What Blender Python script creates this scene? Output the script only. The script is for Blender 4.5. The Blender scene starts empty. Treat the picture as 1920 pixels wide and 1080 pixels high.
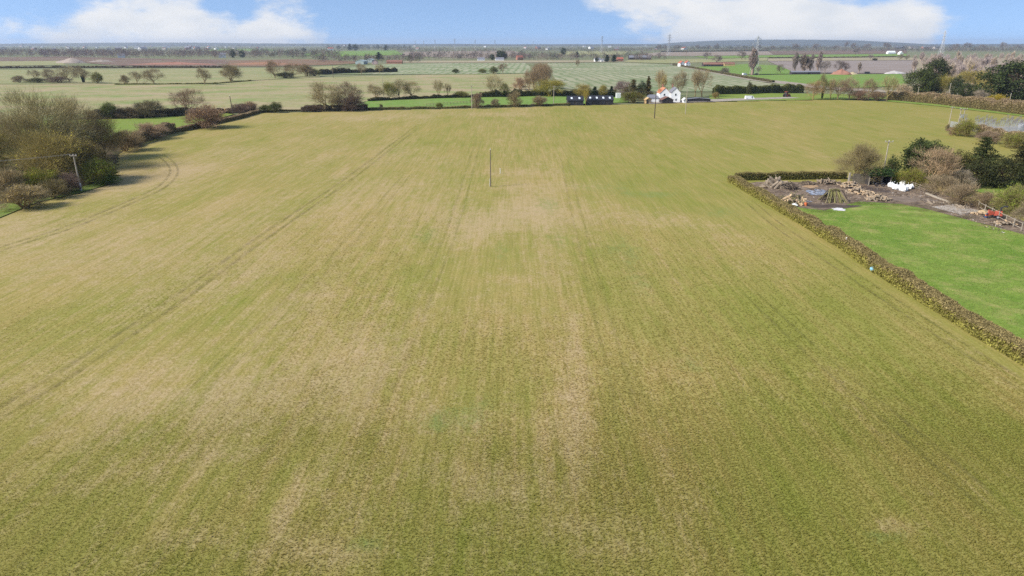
import bpy, math, random
import numpy as np
from mathutils import Vector, Matrix

# ------------------------------------------------------------------ camera, world, sun, exposure
sc = bpy.context.scene
C = sc.collection
CAM_H = 32.0
FPX = 1280.0                                   # 24 mm lens on a 36 mm frame, in 1920-wide pixels
PITCH = math.atan(458 / FPX)
cam = bpy.data.objects.new('camera', bpy.data.cameras.new('camera'))
C.objects.link(cam)
cam.data.lens = 24.0; cam.data.sensor_width = 36.0
cam.data.clip_start = 0.5; cam.data.clip_end = 60000
cam.location = (0, 0, CAM_H)
cam.rotation_euler = (math.radians(90) - PITCH, 0, 0)
sc.camera = cam

SUN_AZ = math.radians(-111)                     # clockwise from +Y: the sun stands to the side
SUN_EL = math.radians(38)
sun = bpy.data.objects.new('sun', bpy.data.lights.new('sun', 'SUN'))
C.objects.link(sun)
sun.data.energy = 3.4; sun.data.angle = math.radians(14); sun.data.color = (1.0, 0.95, 0.87)
sd = Vector((math.sin(SUN_AZ) * math.cos(SUN_EL), math.cos(SUN_AZ) * math.cos(SUN_EL), math.sin(SUN_EL)))
sun.rotation_euler = sd.to_track_quat('Z', 'Y').to_euler()
sun.location = (-60, 40, 120)

sc.view_settings.view_transform = 'Standard'
sc.view_settings.look = 'None'
sc.view_settings.exposure = 0.88
sc.view_settings.gamma = 1.0
sc.view_settings.use_curve_mapping = False
sc.cycles.use_denoising = False
sc.cycles.max_bounces = 6
sc.cycles.diffuse_bounces = 2
sc.cycles.transparent_max_bounces = 12
sc.cycles.volume_bounces = 0


def pix_dir(px, py):
    """world direction through a photograph pixel (1920 wide)"""
    u = (px - 960) / FPX; v = -(py - 540) / FPX
    d = Vector((u, math.cos(PITCH) + v * math.sin(PITCH), -math.sin(PITCH) + v * math.cos(PITCH)))
    return d.normalized()


world = bpy.data.worlds.new('World'); sc.world = world; world.use_nodes = True


def build_world():
    nt = world.node_tree; N = nt.nodes; L = nt.links
    N.clear()
    out = N.new('ShaderNodeOutputWorld')
    tc = N.new('ShaderNodeTexCoord')
    # the sky: Nishita, looked up a little above the true elevation so that the horizon stays blue
    sp = N.new('ShaderNodeSeparateXYZ'); L.new(tc.outputs['Generated'], sp.inputs[0])
    mz = N.new('ShaderNodeMath'); mz.operation = 'MAXIMUM'; L.new(sp.outputs[2], mz.inputs[0]); mz.inputs[1].default_value = 0
    ma = N.new('ShaderNodeMath'); ma.operation = 'MULTIPLY_ADD'; L.new(mz.outputs[0], ma.inputs[0]); ma.inputs[1].default_value = 1.6; ma.inputs[2].default_value = 0.29
    cb = N.new('ShaderNodeCombineXYZ'); L.new(sp.outputs[0], cb.inputs[0]); L.new(sp.outputs[1], cb.inputs[1]); L.new(ma.outputs[0], cb.inputs[2])
    nz = N.new('ShaderNodeVectorMath'); nz.operation = 'NORMALIZE'; L.new(cb.outputs[0], nz.inputs[0])
    sky = N.new('ShaderNodeTexSky'); sky.sky_type = 'NISHITA'; sky.sun_disc = False
    sky.sun_elevation = SUN_EL; sky.sun_rotation = SUN_AZ
    sky.altitude = 60; sky.air_density = 1.0; sky.dust_density = 0.25; sky.ozone_density = 1.5
    L.new(nz.outputs[0], sky.inputs[0])
    b1 = N.new('ShaderNodeBackground'); L.new(sky.outputs[0], b1.inputs[0]); b1.inputs[1].default_value = 0.12
    # clouds: noise over the whole sky dome, gathered into the banks that stand over the horizon
    sv = N.new('ShaderNodeVectorMath'); sv.operation = 'MULTIPLY'; L.new(tc.outputs['Generated'], sv.inputs[0]); sv.inputs[1].default_value = (1, 1, 2.3)
    no = N.new('ShaderNodeTexNoise'); L.new(sv.outputs[0], no.inputs['Vector'])
    no.inputs['Scale'].default_value = 13; no.inputs['Detail'].default_value = 9; no.inputs['Roughness'].default_value = 0.62
    acc = no.outputs['Fac']
    blobs = [  # pixel centre, half width (rad), half height (rad), weight
        (235, 66, .17, .040, .30), (290, 28, .09, .030, .16), (520, 72, .085, .022, .22), (510, 20, .10, .030, .07), (600, 25, .05, .02, .06), (1130, 4, .07, .018, .10),
        (1380, 62, .15, .042, .28), (1540, 52, .15, .046, .28), (1700, 66, .08, .030, .18), (1330, 14, .08, .025, .14),
        (1170, 0, .08, .022, .12), (1790, 8, .07, .03, .14),
        (830, 40, .19, .09, -.30), (1010, 50, .10, .06, -.30), (1905, 45, .08, .09, -.30), (20, 10, .06, .05, -.2),
        (425, 20, .035, .03, -.12)]
    for px, py, wa, wz, wt in blobs:
        c = pix_dir(px, py)
        s = N.new('ShaderNodeVectorMath'); s.operation = 'SUBTRACT'; L.new(tc.outputs['Generated'], s.inputs[0]); s.inputs[1].default_value = c
        m = N.new('ShaderNodeVectorMath'); m.operation = 'MULTIPLY'; L.new(s.outputs[0], m.inputs[0]); m.inputs[1].default_value = (1 / wa, 1 / wa, 1 / wz)
        ln = N.new('ShaderNodeVectorMath'); ln.operation = 'LENGTH'; L.new(m.outputs[0], ln.inputs[0])
        r = N.new('ShaderNodeMapRange'); r.interpolation_type = 'SMOOTHSTEP'; L.new(ln.outputs['Value'], r.inputs[0])
        r.inputs[1].default_value = 0.35; r.inputs[2].default_value = 1.25; r.inputs[3].default_value = wt; r.inputs[4].default_value = 0
        a = N.new('ShaderNodeMath'); L.new(acc, a.inputs[0]); L.new(r.outputs[0], a.inputs[1]); acc = a.outputs[0]
    ramp = N.new('ShaderNodeMapRange'); ramp.interpolation_type = 'SMOOTHERSTEP'; L.new(acc, ramp.inputs[0])
    ramp.inputs[1].default_value = 0.45; ramp.inputs[2].default_value = 0.84; ramp.inputs[3].default_value = 0; ramp.inputs[4].default_value = 0.95
    n2 = N.new('ShaderNodeTexNoise'); L.new(sv.outputs[0], n2.inputs['Vector']); n2.inputs['Scale'].default_value = 16; n2.inputs['Detail'].default_value = 6
    cr = N.new('ShaderNodeValToRGB'); L.new(n2.outputs['Fac'], cr.inputs[0])
    cr.color_ramp.elements[0].position = 0.3; cr.color_ramp.elements[0].color = (.80, .84, .90, 1)
    cr.color_ramp.elements[1].position = 0.62; cr.color_ramp.elements[1].color = (.97, .97, .97, 1)
    b2 = N.new('ShaderNodeBackground'); L.new(cr.outputs[0], b2.inputs[0]); b2.inputs[1].default_value = 0.52
    mx = N.new('ShaderNodeMixShader'); L.new(ramp.outputs[0], mx.inputs[0]); L.new(b1.outputs[0], mx.inputs[1]); L.new(b2.outputs[0], mx.inputs[2])
    L.new(mx.outputs[0], out.inputs[0])


build_world()

rng = np.random.default_rng(7)
random.seed(7)


# ------------------------------------------------------------------ helpers
def dist_at(py):
    return CAM_H / math.tan(PITCH + math.atan((py - 540) / FPX))


def depth_at(py):
    return dist_at(py) * math.cos(PITCH) + CAM_H * math.sin(PITCH)


def G(px, py, z=0.0):
    """point on the ground seen at a photograph pixel"""
    return Vector(((px - 960) / FPX * depth_at(py), dist_at(py), z))


def height_of(base_y, top_y):
    return CAM_H - dist_at(base_y) * math.tan(PITCH + math.atan((top_y - 540) / FPX))


def m_of(px_len, base_y):
    return px_len * depth_at(base_y) / FPX


def tag(o, label=None, cat=None, group=None, kind=None):
    if label: o['label'] = label
    if cat: o['category'] = cat
    if group: o['group'] = group
    if kind: o['kind'] = kind
    return o


def empty(name, loc=(0, 0, 0), rz=0.0, label=None, cat=None, group=None):
    o = bpy.data.objects.new(name, None); C.objects.link(o)
    o.empty_display_size = 0.3
    o.location = loc; o.rotation_euler = (0, 0, rz)
    return tag(o, label, cat, group)


def mesh_np(name, v, f, mats, tint=None, midx=None, attrs=None):
    """mesh from numpy vertices (n,3) and triangles or quads (m,k)"""
    me = bpy.data.meshes.new(name)
    v = np.asarray(v, np.float32); f = np.asarray(f, np.int32)
    k = f.shape[1]
    me.vertices.add(len(v)); me.vertices.foreach_set('co', v.ravel())
    me.loops.add(f.size); me.loops.foreach_set('vertex_index', f.ravel())
    me.polygons.add(len(f)); me.polygons.foreach_set('loop_start', np.arange(0, f.size, k, dtype=np.int32))
    if midx is not None: me.polygons.foreach_set('material_index', np.asarray(midx, np.int32))
    for m in mats: me.materials.append(m)
    if tint is not None:
        a = me.attributes.new('tint', 'FLOAT_COLOR', 'FACE')
        t = np.ones((len(f), 4), np.float32); t[:, :3] = tint
        a.data.foreach_set('color', t.ravel())
    for an, av in (attrs or {}).items():
        a = me.attributes.new(an, 'FLOAT', 'POINT'); a.data.foreach_set('value', np.asarray(av, np.float32))
    me.update(calc_edges=True); me.validate()
    return me


def add_obj(name, me, parent=None, loc=None):
    o = bpy.data.objects.new(name, me); C.objects.link(o)
    if parent is not None: o.parent = parent
    if loc is not None: o.location = loc
    return o


class MB:
    """collects boxes, prisms and tubes; build() links them as ONE mesh object"""

    def __init__(s): s.v = []; s.f = []

    def poly(s, pts, faces):
        n = len(s.v); s.v += [tuple(p) for p in pts]; s.f += [[n + i for i in fc] for fc in faces]; return s

    def box(s, c, d, rz=0.0, rx=0.0, ry=0.0):
        R = Matrix.Rotation(rz, 3, 'Z') @ Matrix.Rotation(ry, 3, 'Y') @ Matrix.Rotation(rx, 3, 'X')
        p = [Vector(c) + R @ Vector((x * d[0] / 2, y * d[1] / 2, z * d[2] / 2)) for z in (-1, 1) for y in (-1, 1) for x in (-1, 1)]
        return s.poly(p, [(0, 2, 3, 1), (4, 5, 7, 6), (0, 1, 5, 4), (2, 6, 7, 3), (0, 4, 6, 2), (1, 3, 7, 5)])

    def bar(s, a, b, w, h=None):
        """square bar from a to b"""
        return s.tube([a, b], [w * .7, (h or w) * .7], 4)

    def tube(s, pts, rad, n=8, cap=True):
        pts = [Vector(p) for p in pts]; rings = []
        for i, p in enumerate(pts):
            d = (pts[min(i + 1, len(pts) - 1)] - pts[max(i - 1, 0)]).normalized()
            a = d.orthogonal().normalized(); b = d.cross(a)
            r = rad[i] if isinstance(rad, (list, tuple)) else rad
            rings.append([p + (a * math.cos(t) + b * math.sin(t)) * r for t in [2 * math.pi * (j + .5) / n for j in range(n)]])
        v = [q for r in rings for q in r]; f = []
        for i in range(len(rings) - 1):
            for j in range(n):
                f.append((i * n + j, i * n + (j + 1) % n, (i + 1) * n + (j + 1) % n, (i + 1) * n + j))
        if cap:
            f.append(tuple(range(n))[::-1]); f.append(tuple((len(rings) - 1) * n + j for j in range(n)))
        return s.poly(v, f)

    def lathe(s, c, prof, n=12):
        c = Vector(c); v = []; f = []
        for r, z in prof:
            v += [c + Vector((r * math.cos(2 * math.pi * j / n), r * math.sin(2 * math.pi * j / n), z)) for j in range(n)]
        for i in range(len(prof) - 1):
            for j in range(n):
                f.append((i * n + j, i * n + (j + 1) % n, (i + 1) * n + (j + 1) % n, (i + 1) * n + j))
        f.append(tuple(range(n))[::-1]); f.append(tuple((len(prof) - 1) * n + j for j in range(n)))
        return s.poly(v, f)

    def mesh(s, name, mat):
        me = bpy.data.meshes.new(name); me.from_pydata(s.v, [], s.f); me.materials.append(mat); me.update(); return me

    def build(s, name, mat, parent=None, loc=None):
        return add_obj(name, s.mesh(name, mat), parent, loc)


# numpy value noise ---------------------------------------------------------
_LAT = np.random.default_rng(3).random((256, 256)).astype(np.float32)


def vnoise(x, y):
    xi = np.floor(x).astype(np.int64); yi = np.floor(y).astype(np.int64)
    fx = x - xi; fy = y - yi
    fx = fx * fx * (3 - 2 * fx); fy = fy * fy * (3 - 2 * fy)
    a = _LAT[xi & 255, yi & 255]; b = _LAT[(xi + 1) & 255, yi & 255]
    c = _LAT[xi & 255, (yi + 1) & 255]; d = _LAT[(xi + 1) & 255, (yi + 1) & 255]
    return (a * (1 - fx) + b * fx) * (1 - fy) + (c * (1 - fx) + d * fx) * fy


def fbm(x, y, o=4):
    s = 0; a = .5; t = 0
    for i in range(o):
        s = s + a * vnoise(x + 17.3 * i, y + 9.1 * i); t += a; a *= .5; x = x * 2.03; y = y * 2.03
    return s / t


# ------------------------------------------------------------------ materials
class NT:
    def __init__(s, name):
        s.m = bpy.data.materials.new(name); s.m.use_nodes = True
        s.t = s.m.node_tree; s.N = s.t.nodes; s.L = s.t.links
        s.b = s.N['Principled BSDF']; s.out = s.N['Material Output']
        s.b.inputs['Roughness'].default_value = 0.9
        s.b.inputs['Specular IOR Level'].default_value = 0.15

    def new(s, t, **kw):
        n = s.N.new(t)
        for k, v in kw.items(): setattr(n, k, v)
        return n

    def val(s, sock, v):
        if isinstance(v, bpy.types.NodeSocket): s.L.new(v, sock)
        elif isinstance(v, (tuple, list)) and len(v) == 3 and sock.type == 'RGBA': sock.default_value = (*v, 1)
        else: sock.default_value = v

    def noise(s, scale, detail=4, rough=.55, vec=None, mul=None, off=(0, 0, 0)):
        n = s.new('ShaderNodeTexNoise')
        n.inputs['Scale'].default_value = scale; n.inputs['Detail'].default_value = detail; n.inputs['Roughness'].default_value = rough
        if vec is None: vec = s.pos()
        if mul is not None:
            mp = s.new('ShaderNodeMapping'); s.L.new(vec, mp.inputs[0]); mp.inputs['Scale'].default_value = mul; mp.inputs['Location'].default_value = off
            vec = mp.outputs[0]
        s.L.new(vec, n.inputs['Vector'])
        return n.outputs['Fac']

    def pos(s):
        if not hasattr(s, '_p'): s._p = s.new('ShaderNodeNewGeometry').outputs['Position']
        return s._p

    def objco(s):
        if not hasattr(s, '_o'): s._o = s.new('ShaderNodeTexCoord').outputs['Object']
        return s._o

    def rng(s, v, a, b, c=0.0, d=1.0, smooth=False):
        n = s.new('ShaderNodeMapRange')
        if smooth: n.interpolation_type = 'SMOOTHSTEP'
        s.L.new(v, n.inputs[0])
        for i, q in enumerate((a, b, c, d)): n.inputs[i + 1].default_value = q
        return n.outputs[0]

    def mix(s, fac, a, b, mode='MIX'):
        n = s.new('ShaderNodeMix', data_type='RGBA', blend_type=mode)
        s.val(n.inputs[0], fac); s.val(n.inputs[6], a); s.val(n.inputs[7], b)
        return n.outputs[2]

    def math(s, op, a, b=0.0, c=None):
        n = s.new('ShaderNodeMath', operation=op); s.val(n.inputs[0], a); s.val(n.inputs[1], b)
        if c is not None: s.val(n.inputs[2], c)
        return n.outputs[0]

    def attr(s, name):
        n = s.new('ShaderNodeAttribute'); n.attribute_name = name; return n

    def bump(s, h, strength=.5, dist=.1):
        n = s.new('ShaderNodeBump'); n.inputs['Strength'].default_value = strength; n.inputs['Distance'].default_value = dist
        s.L.new(h, n.inputs['Height']); s.L.new(n.outputs[0], s.b.inputs['Normal'])

    def col(s, v): s.val(s.b.inputs['Base Color'], v); return s


MAT = {}


def plain(name, col, rough=.8, var=.18, scale=1.5, metal=0.0, spec=.2):
    """painted / weathered solid with blotchy variation"""
    if name in MAT: return MAT[name]
    t = NT(name); n = t.noise(scale, 6, .6, t.objco())
    a = tuple(c * (1 - var) for c in col); b = tuple(min(1, c * (1 + var)) for c in col)
    t.col(t.mix(t.rng(n, .3, .7), a, b)); t.b.inputs['Roughness'].default_value = rough
    t.b.inputs['Metallic'].default_value = metal; t.b.inputs['Specular IOR Level'].default_value = spec
    MAT[name] = t.m; return t.m


def veg_mat(name, transl=0.0, use_color=True, noise=.25):
    t = NT(name)
    tin = t.attr('tint').outputs['Color']
    c = tin
    if use_color:
        oi = t.new('ShaderNodeObjectInfo'); c = t.mix(1.0, oi.outputs['Color'], tin, 'MULTIPLY')
    n = t.noise(.9, 3)
    c = t.mix(1.0, c, t.mix(t.rng(n, .3, .7), (1 - noise,) * 3, (1 + noise,) * 3), 'MULTIPLY')
    t.col(c); t.b.inputs['Specular IOR Level'].default_value = 0.1
    if transl:
        tr = t.new('ShaderNodeBsdfTranslucent'); t.val(tr.inputs[0], c)
        mx = t.new('ShaderNodeMixShader'); mx.inputs[0].default_value = transl
        t.L.new(t.b.outputs[0], mx.inputs[1]); t.L.new(tr.outputs[0], mx.inputs[2]); t.L.new(mx.outputs[0], t.out.inputs[0])
    MAT[name] = t.m
    return t.m


M_TWIG = veg_mat('twigs', .12)
M_BARK = veg_mat('bark', 0)
M_LEAF = veg_mat('leaves', .22)
M_HEDGE = veg_mat('hedge_growth', .2, use_color=False)


def field_mat(tuft=False):
    """winter crop and stubble: wear and painted near shade come from attributes, streaks run along the drill rows"""
    t = NT('crop_leaf' if tuft else 'field_crop')
    dry = t.attr('dry').outputs['Fac']; grn = t.attr('green').outputs['Fac']; painted_shade = t.attr('dark').outputs['Fac']
    p = t.pos()
    rows = t.noise(1.0, 5, .62, p, (.75, .030, 1))
    rows2 = t.noise(1.0, 4, .62, p, (2.4, .075, 1), (5, 3, 0))
    broad = t.noise(1.0, 4, .6, p, (.055, .020, 1), (9, 4, 0))
    mot = t.noise(.20, 5, .62, p)
    fine = t.noise(1.0, 7, .74, p, (3.4, 2.2, 1))
    mixf = t.math('ADD', t.math('MULTIPLY', broad, .42), t.math('ADD', t.math('MULTIPLY', rows, .36), t.math('MULTIPLY', mot, .22)))
    base = t.mix(t.rng(t.math('ADD', mixf, t.math('MULTIPLY', t.math('SUBTRACT', dry, .36), .22)), .37, .63), (.236, .236, .053), (.350, .270, .098))
    base = t.mix(t.rng(fine, .34, .68), t.mix(1.0, base, (.74, .74, .64), 'MULTIPLY'), t.mix(1.0, base, (1.18, 1.16, 1.22), 'MULTIPLY'))
    base = t.mix(t.rng(rows2, .33, .67), t.mix(1.0, base, (.86, .88, .80), 'MULTIPLY'), t.mix(1.0, base, (1.12, 1.10, 1.16), 'MULTIPLY'))
    d = t.math('ADD', dry, t.math('MULTIPLY', t.math('SUBTRACT', rows, .5), .6))
    d = t.math('ADD', d, t.math('MULTIPLY', t.math('SUBTRACT', rows2, .5), .5))
    d = t.math('ADD', d, t.math('MULTIPLY', t.math('SUBTRACT', fine, .5), 1.1))
    rag = t.noise(1.0, 6, .7, p, (.7, .40, 1), (3, 8, 0))
    d = t.math('ADD', d, t.math('MULTIPLY', t.math('SUBTRACT', rag, .5), 1.7))
    soil = t.mix(t.rng(fine, .35, .65), (.34, .245, .122), (.47, .362, .212))
    c = t.mix(t.math('MULTIPLY', t.rng(d, .42, 1.05), .85), base, soil)
    g = t.math('ADD', t.math('ADD', grn, t.math('MULTIPLY', t.math('SUBTRACT', rag, .5), -1.2)), t.math('MULTIPLY', t.math('SUBTRACT', fine, .5), 1.1))
    g = t.math('ADD', g, t.math('MULTIPLY', t.math('SUBTRACT', rows, .5), .6))
    c = t.mix(t.math('MULTIPLY', t.rng(g, .36, .95), .75), c, (.168, .235, .070))
    c = t.mix(t.rng(painted_shade, 0, 1), c, t.mix(1.0, c, (.78, .84, .70), 'MULTIPLY'))  # near-field shading multiplied into the base colour
    t.col(c); t.b.inputs['Specular IOR Level'].default_value = 0.05
    if tuft:
        c = t.mix(1.0, c, (1.3, 1.28, 1.2), 'MULTIPLY'); t.col(c)
        # thin blades let the light through and shade softly
        g = t.new('ShaderNodeNewGeometry')
        vm = t.new('ShaderNodeVectorMath', operation='MULTIPLY_ADD'); t.L.new(g.outputs['Normal'], vm.inputs[0]); vm.inputs[1].default_value = (.55,) * 3; vm.inputs[2].default_value = (0, 0, .9)
        nn = t.new('ShaderNodeVectorMath', operation='NORMALIZE'); t.L.new(vm.outputs[0], nn.inputs[0]); t.L.new(nn.outputs[0], t.b.inputs['Normal'])
        tr = t.new('ShaderNodeBsdfTranslucent'); t.val(tr.inputs[0], c); mx = t.new('ShaderNodeMixShader'); mx.inputs[0].default_value = .5
        t.L.new(t.b.outputs[0], mx.inputs[1]); t.L.new(tr.outputs[0], mx.inputs[2]); t.L.new(mx.outputs[0], t.out.inputs[0])
    else:
        t.bump(fine, .35, .10)
    MAT[t.m.name] = t.m
    return t.m


def grass_mat(name, a, b, spots=None, scale=.12, stripes=None, dirx=0.0, fine=.9, amount=1.0):
    """a field or pasture: two tones, optional worn spots, optional stripes (period, angle, colour)"""
    t = NT(name); p = t.pos()
    n = t.noise(scale, 6, .62, p); f = t.noise(fine, 6, .7, p)
    c = t.mix(t.rng(n, .34, .66), a, b)
    c = t.mix(t.rng(f, .3, .7), t.mix(1.0, c, (.72,) * 3, 'MULTIPLY'), t.mix(1.0, c, (1.22,) * 3, 'MULTIPLY'))
    if stripes:
        per, ang, colr, wid = stripes
        mp = t.new('ShaderNodeMapping'); mp.vector_type = 'POINT'; t.L.new(p, mp.inputs[0]); mp.inputs['Rotation'].default_value = (0, 0, ang)
        sx = t.new('ShaderNodeSeparateXYZ'); t.L.new(mp.outputs[0], sx.inputs[0])
        wob = t.noise(.02, 3, .5, p)
        ph = t.math('ADD', t.math('MULTIPLY', sx.outputs[0], 1 / per), t.math('MULTIPLY', wob, 1.6))
        fr = t.math('FRACT', ph)
        tri = t.math('ABSOLUTE', t.math('SUBTRACT', fr, .5))
        c = t.mix(t.math('MULTIPLY', t.rng(tri, wid, wid + .12, 1, 0), t.rng(n, .32, .66)), c, colr)
    if spots:
        s = t.noise(scale * 1.7, 5, .65, p, (1, 1, 1), (40, 13, 0))
        c = t.mix(t.math('MULTIPLY', t.rng(s, .50, .68), amount), c, spots)
    t.col(c); t.b.inputs['Specular IOR Level'].default_value = 0.05
    t.bump(f, .5, .15)
    MAT[name] = t.m
    return t.m


# ------------------------------------------------------------------ the setting
def sheet(name, pix=None, pts=None, z=0.0, mat=None):
    p = [G(*q, z) for q in pix] if pix else [Vector((*q, z)) for q in pts]
    mb = MB(); mb.poly(p, [tuple(range(len(p)))])
    o = mb.build(name, mat); o['kind'] = 'structure'
    if o.data.polygons[0].normal.z < 0: o.data.flip_normals()
    return o


m_ground = grass_mat('far_ground', (.165, .185, .085), (.225, .205, .125), (.13, .16, .06), scale=.004, fine=.05)
sheet('ground', pts=[(-14000, -600), (14000, -600), (14000, 14000), (-14000, 14000)], z=-.30, mat=m_ground)


def hills():
    """low wooded ridge closing the plain"""
    n = 260; v = []; xs = np.linspace(-13000, 13000, n)
    prof = []
    for i, x in enumerate(xs):
        h = 14 + 22 * float(fbm(np.array([i * .06]), np.array([3.3]), 4)[0])
        if 2800 < x < 6600: h += 72 * math.sin((x - 2800) / 3800 * math.pi) ** .5
        if -9000 < x < -3000: h += 22 * math.sin((x + 9000) / 6000 * math.pi)
        prof.append(h)
    rows = [(10600, 0), (11200, .55), (11900, .92), (12600, 1.0), (13400, .9)]
    for y, k in rows:
        for i, x in enumerate(xs):
            v.append((x, y + 200 * math.sin(x * .0011), -1 + prof[i] * k + (6 * float(vnoise(np.array([x * .004]), np.array([y * .01]))[0]) * k)))
    f = [(r * n + i, r * n + i + 1, (r + 1) * n + i + 1, (r + 1) * n + i) for r in range(len(rows) - 1) for i in range(n - 1)]
    m = grass_mat('hill_cover', (.07, .075, .05), (.12, .125, .07), (.06, .055, .045), scale=.002, fine=.02)
    o = add_obj('hills', mesh_np('hills', v, f, [m])); o['kind'] = 'structure'


hills()

# main field ----------------------------------------------------------------
BLOBS_DRY = [  # photograph pixel, radius in metres across and along, weight: bare and straw-coloured patches
    (590, 560, 4, 14, .42), (420, 740, 9, 7, .26), (330, 780, 8, 6, .20), (1075, 800, 1.6, 9, .55), (1075, 640, 1.2, 12, .40), (900, 790, 5, 3, .30),
    (985, 920, 5, 2.0, .36), (1080, 980, 4, 1.4, .34), (540, 950, 1.0, 6, .42), (400, 1010, 3, 1.5, .3),
    (1010, 395, 11, 14, .42), (1060, 350, 18, 6, .30), (890, 430, 5, 14, .35), (1230, 410, 14, 8, .42), (1380, 450, 7, 10, .28), (960, 525, 4, 2, .25),
    (300, 560, 10, 12, .18), (150, 440, 28, 14, .25), (330, 320, 16, 22, .35), (560, 290, 40, 20, .10), (120, 720, 10, 8, .2), (700, 680, 5, 6, .26), (640, 720, 4, 4, .2),
    (1680, 985, 2.2, 1.3, .65), (1580, 720, 3, 6, .2), (1500, 600, 5, 12, .18), (960, 325, 10, 5, .35), (210, 500, 20, 10, .2), (700, 760, 4, 4, .2),
    (600, 222, 60, 14, .22), (1870, 700, .8, 4, .2), (900, 215, 60, 12, .18), (1560, 235, 40, 10, .15), (860, 880, 4, 3, .22), (380, 860, 7, 3, .2), (1250, 690, 5, 5, .2),
    (640, 640, 5, 10, .22), (200, 900, 4, 2, .2), (1830, 905, 6, 3, .12), (1020, 840, 2, 4, .25), (600, 1030, 5, 1.4, .25), (1150, 1030, 3, 1, .3)]
BLOBS_GREEN = [
    (830, 790, 3, 3, .42), (930, 760, 3, 4, .22), (1030, 385, 3, 10, .42), (800, 440, 3, 8, .40), (1170, 470, 4, 10, .38), (1230, 365, 8, 4, .42), (1350, 400, 6, 8, .38),
    (1290, 680, 3, 4, .38), (1200, 540, 3, 9, .26), (1660, 1005, 1.5, .8, .45), (680, 1025, 1.2, 1.2, .38), (1050, 450, 3, 8, .3),
    (500, 1000, 12, 4, .12), (1000, 1040, 12, 3, .14), (1500, 950, 14, 5, .10), (1130, 350, 14, 8, .25), (940, 470, 2, 8, .3), (750, 520, 2, 10, .18)]


def blob_sum(x, y, blobs):
    s = np.zeros_like(x)
    for px, py, rx, ry, w in blobs:
        c = G(px, py)
        wob = 1 + .7 * (fbm(x * .13 + px, y * .13, 3) - .5)
        s += .85 * w * np.exp(-(((x - c.x) / (rx * wob)) ** 2 + ((y - c.y) / (ry * wob)) ** 2))
    return s


def field_attrs(x, y):
    lo = fbm(x * .03 + 7, y * .014 + 2, 4) - .5
    mid = fbm(x * .16 + 3, y * .05 + 8, 4) - .5
    dry = .335 + .55 * lo + .50 * mid + blob_sum(x, y, BLOBS_DRY)
    dry = dry + .16 * np.clip((-x - 12) / 50, 0, 1) - .12 * np.clip((x - 10) / 45, 0, 1)
    grn = .10 + .3 * (fbm(x * .05 + 31, y * .02 + 5, 4) - .5) + 1.35 * blob_sum(x, y, BLOBS_GREEN)
    # view-angle shading painted into the near field's colour; blades also stand taller there
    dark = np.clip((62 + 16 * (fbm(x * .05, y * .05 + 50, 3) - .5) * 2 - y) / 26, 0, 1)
    return dry, grn, dark


def main_field():
    ys = [2.0]
    while ys[-1] < 470: ys.append(ys[-1] + max(.8, ys[-1] * .009))
    xs = np.concatenate([np.arange(-230, -80, 3.0), np.arange(-80, 80, 1.0), np.arange(80, 430, 3.5)])
    X, Y = np.meshgrid(xs, np.array(ys)); ny, nx = X.shape
    Z = .22 * (fbm(X * .035, Y * .02, 3) - .5) * np.clip((Y - 20) / 60, 0, 1)
    Z = Z + .04 * (fbm(X * .6, Y * .08, 2) - .5)
    v = np.stack([X.ravel(), Y.ravel(), Z.ravel()], 1)
    i = np.arange(ny * nx).reshape(ny, nx)
    f = np.stack([i[:-1, :-1], i[:-1, 1:], i[1:, 1:], i[1:, :-1]], -1).reshape(-1, 4)
    # outline: keep the quads inside the field hedges
    out = [(-400, 500), (0, 408), (60, 380), (152, 360), (215, 330), (215, 285), (262, 262), (360, 240), (482, 212), (600, 210), (700, 207), (900, 203), (1080, 198),
           (1270, 193), (1450, 189), (1560, 187), (1660, 190), (1760, 197), (1860, 209), (1960, 222), (2200, 248)]
    bx = np.array([G(*q).x for q in out]); by = np.array([G(*q).y for q in out])
    poly = list(zip(bx, by)) + [(430, 300), (430, 2), (-230, 2)]
    cx = v[f].mean(1)[:, 0]; cy = v[f].mean(1)[:, 1]
    inside = np.zeros(len(f), bool)
    for (x1, y1), (x2, y2) in zip(poly, poly[1:] + poly[:1]):
        cond = ((y1 > cy) != (y2 > cy))
        with np.errstate(divide='ignore', invalid='ignore'):
            inside ^= cond & (cx < (x2 - x1) * (cy - y1) / (y2 - y1 + 1e-9) + x1)
    f = f[inside]
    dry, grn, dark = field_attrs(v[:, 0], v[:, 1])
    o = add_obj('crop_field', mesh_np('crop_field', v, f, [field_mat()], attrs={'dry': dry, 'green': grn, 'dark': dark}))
    for p in o.data.polygons: p.use_smooth = True
    o['kind'] = 'structure'


main_field()


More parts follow.
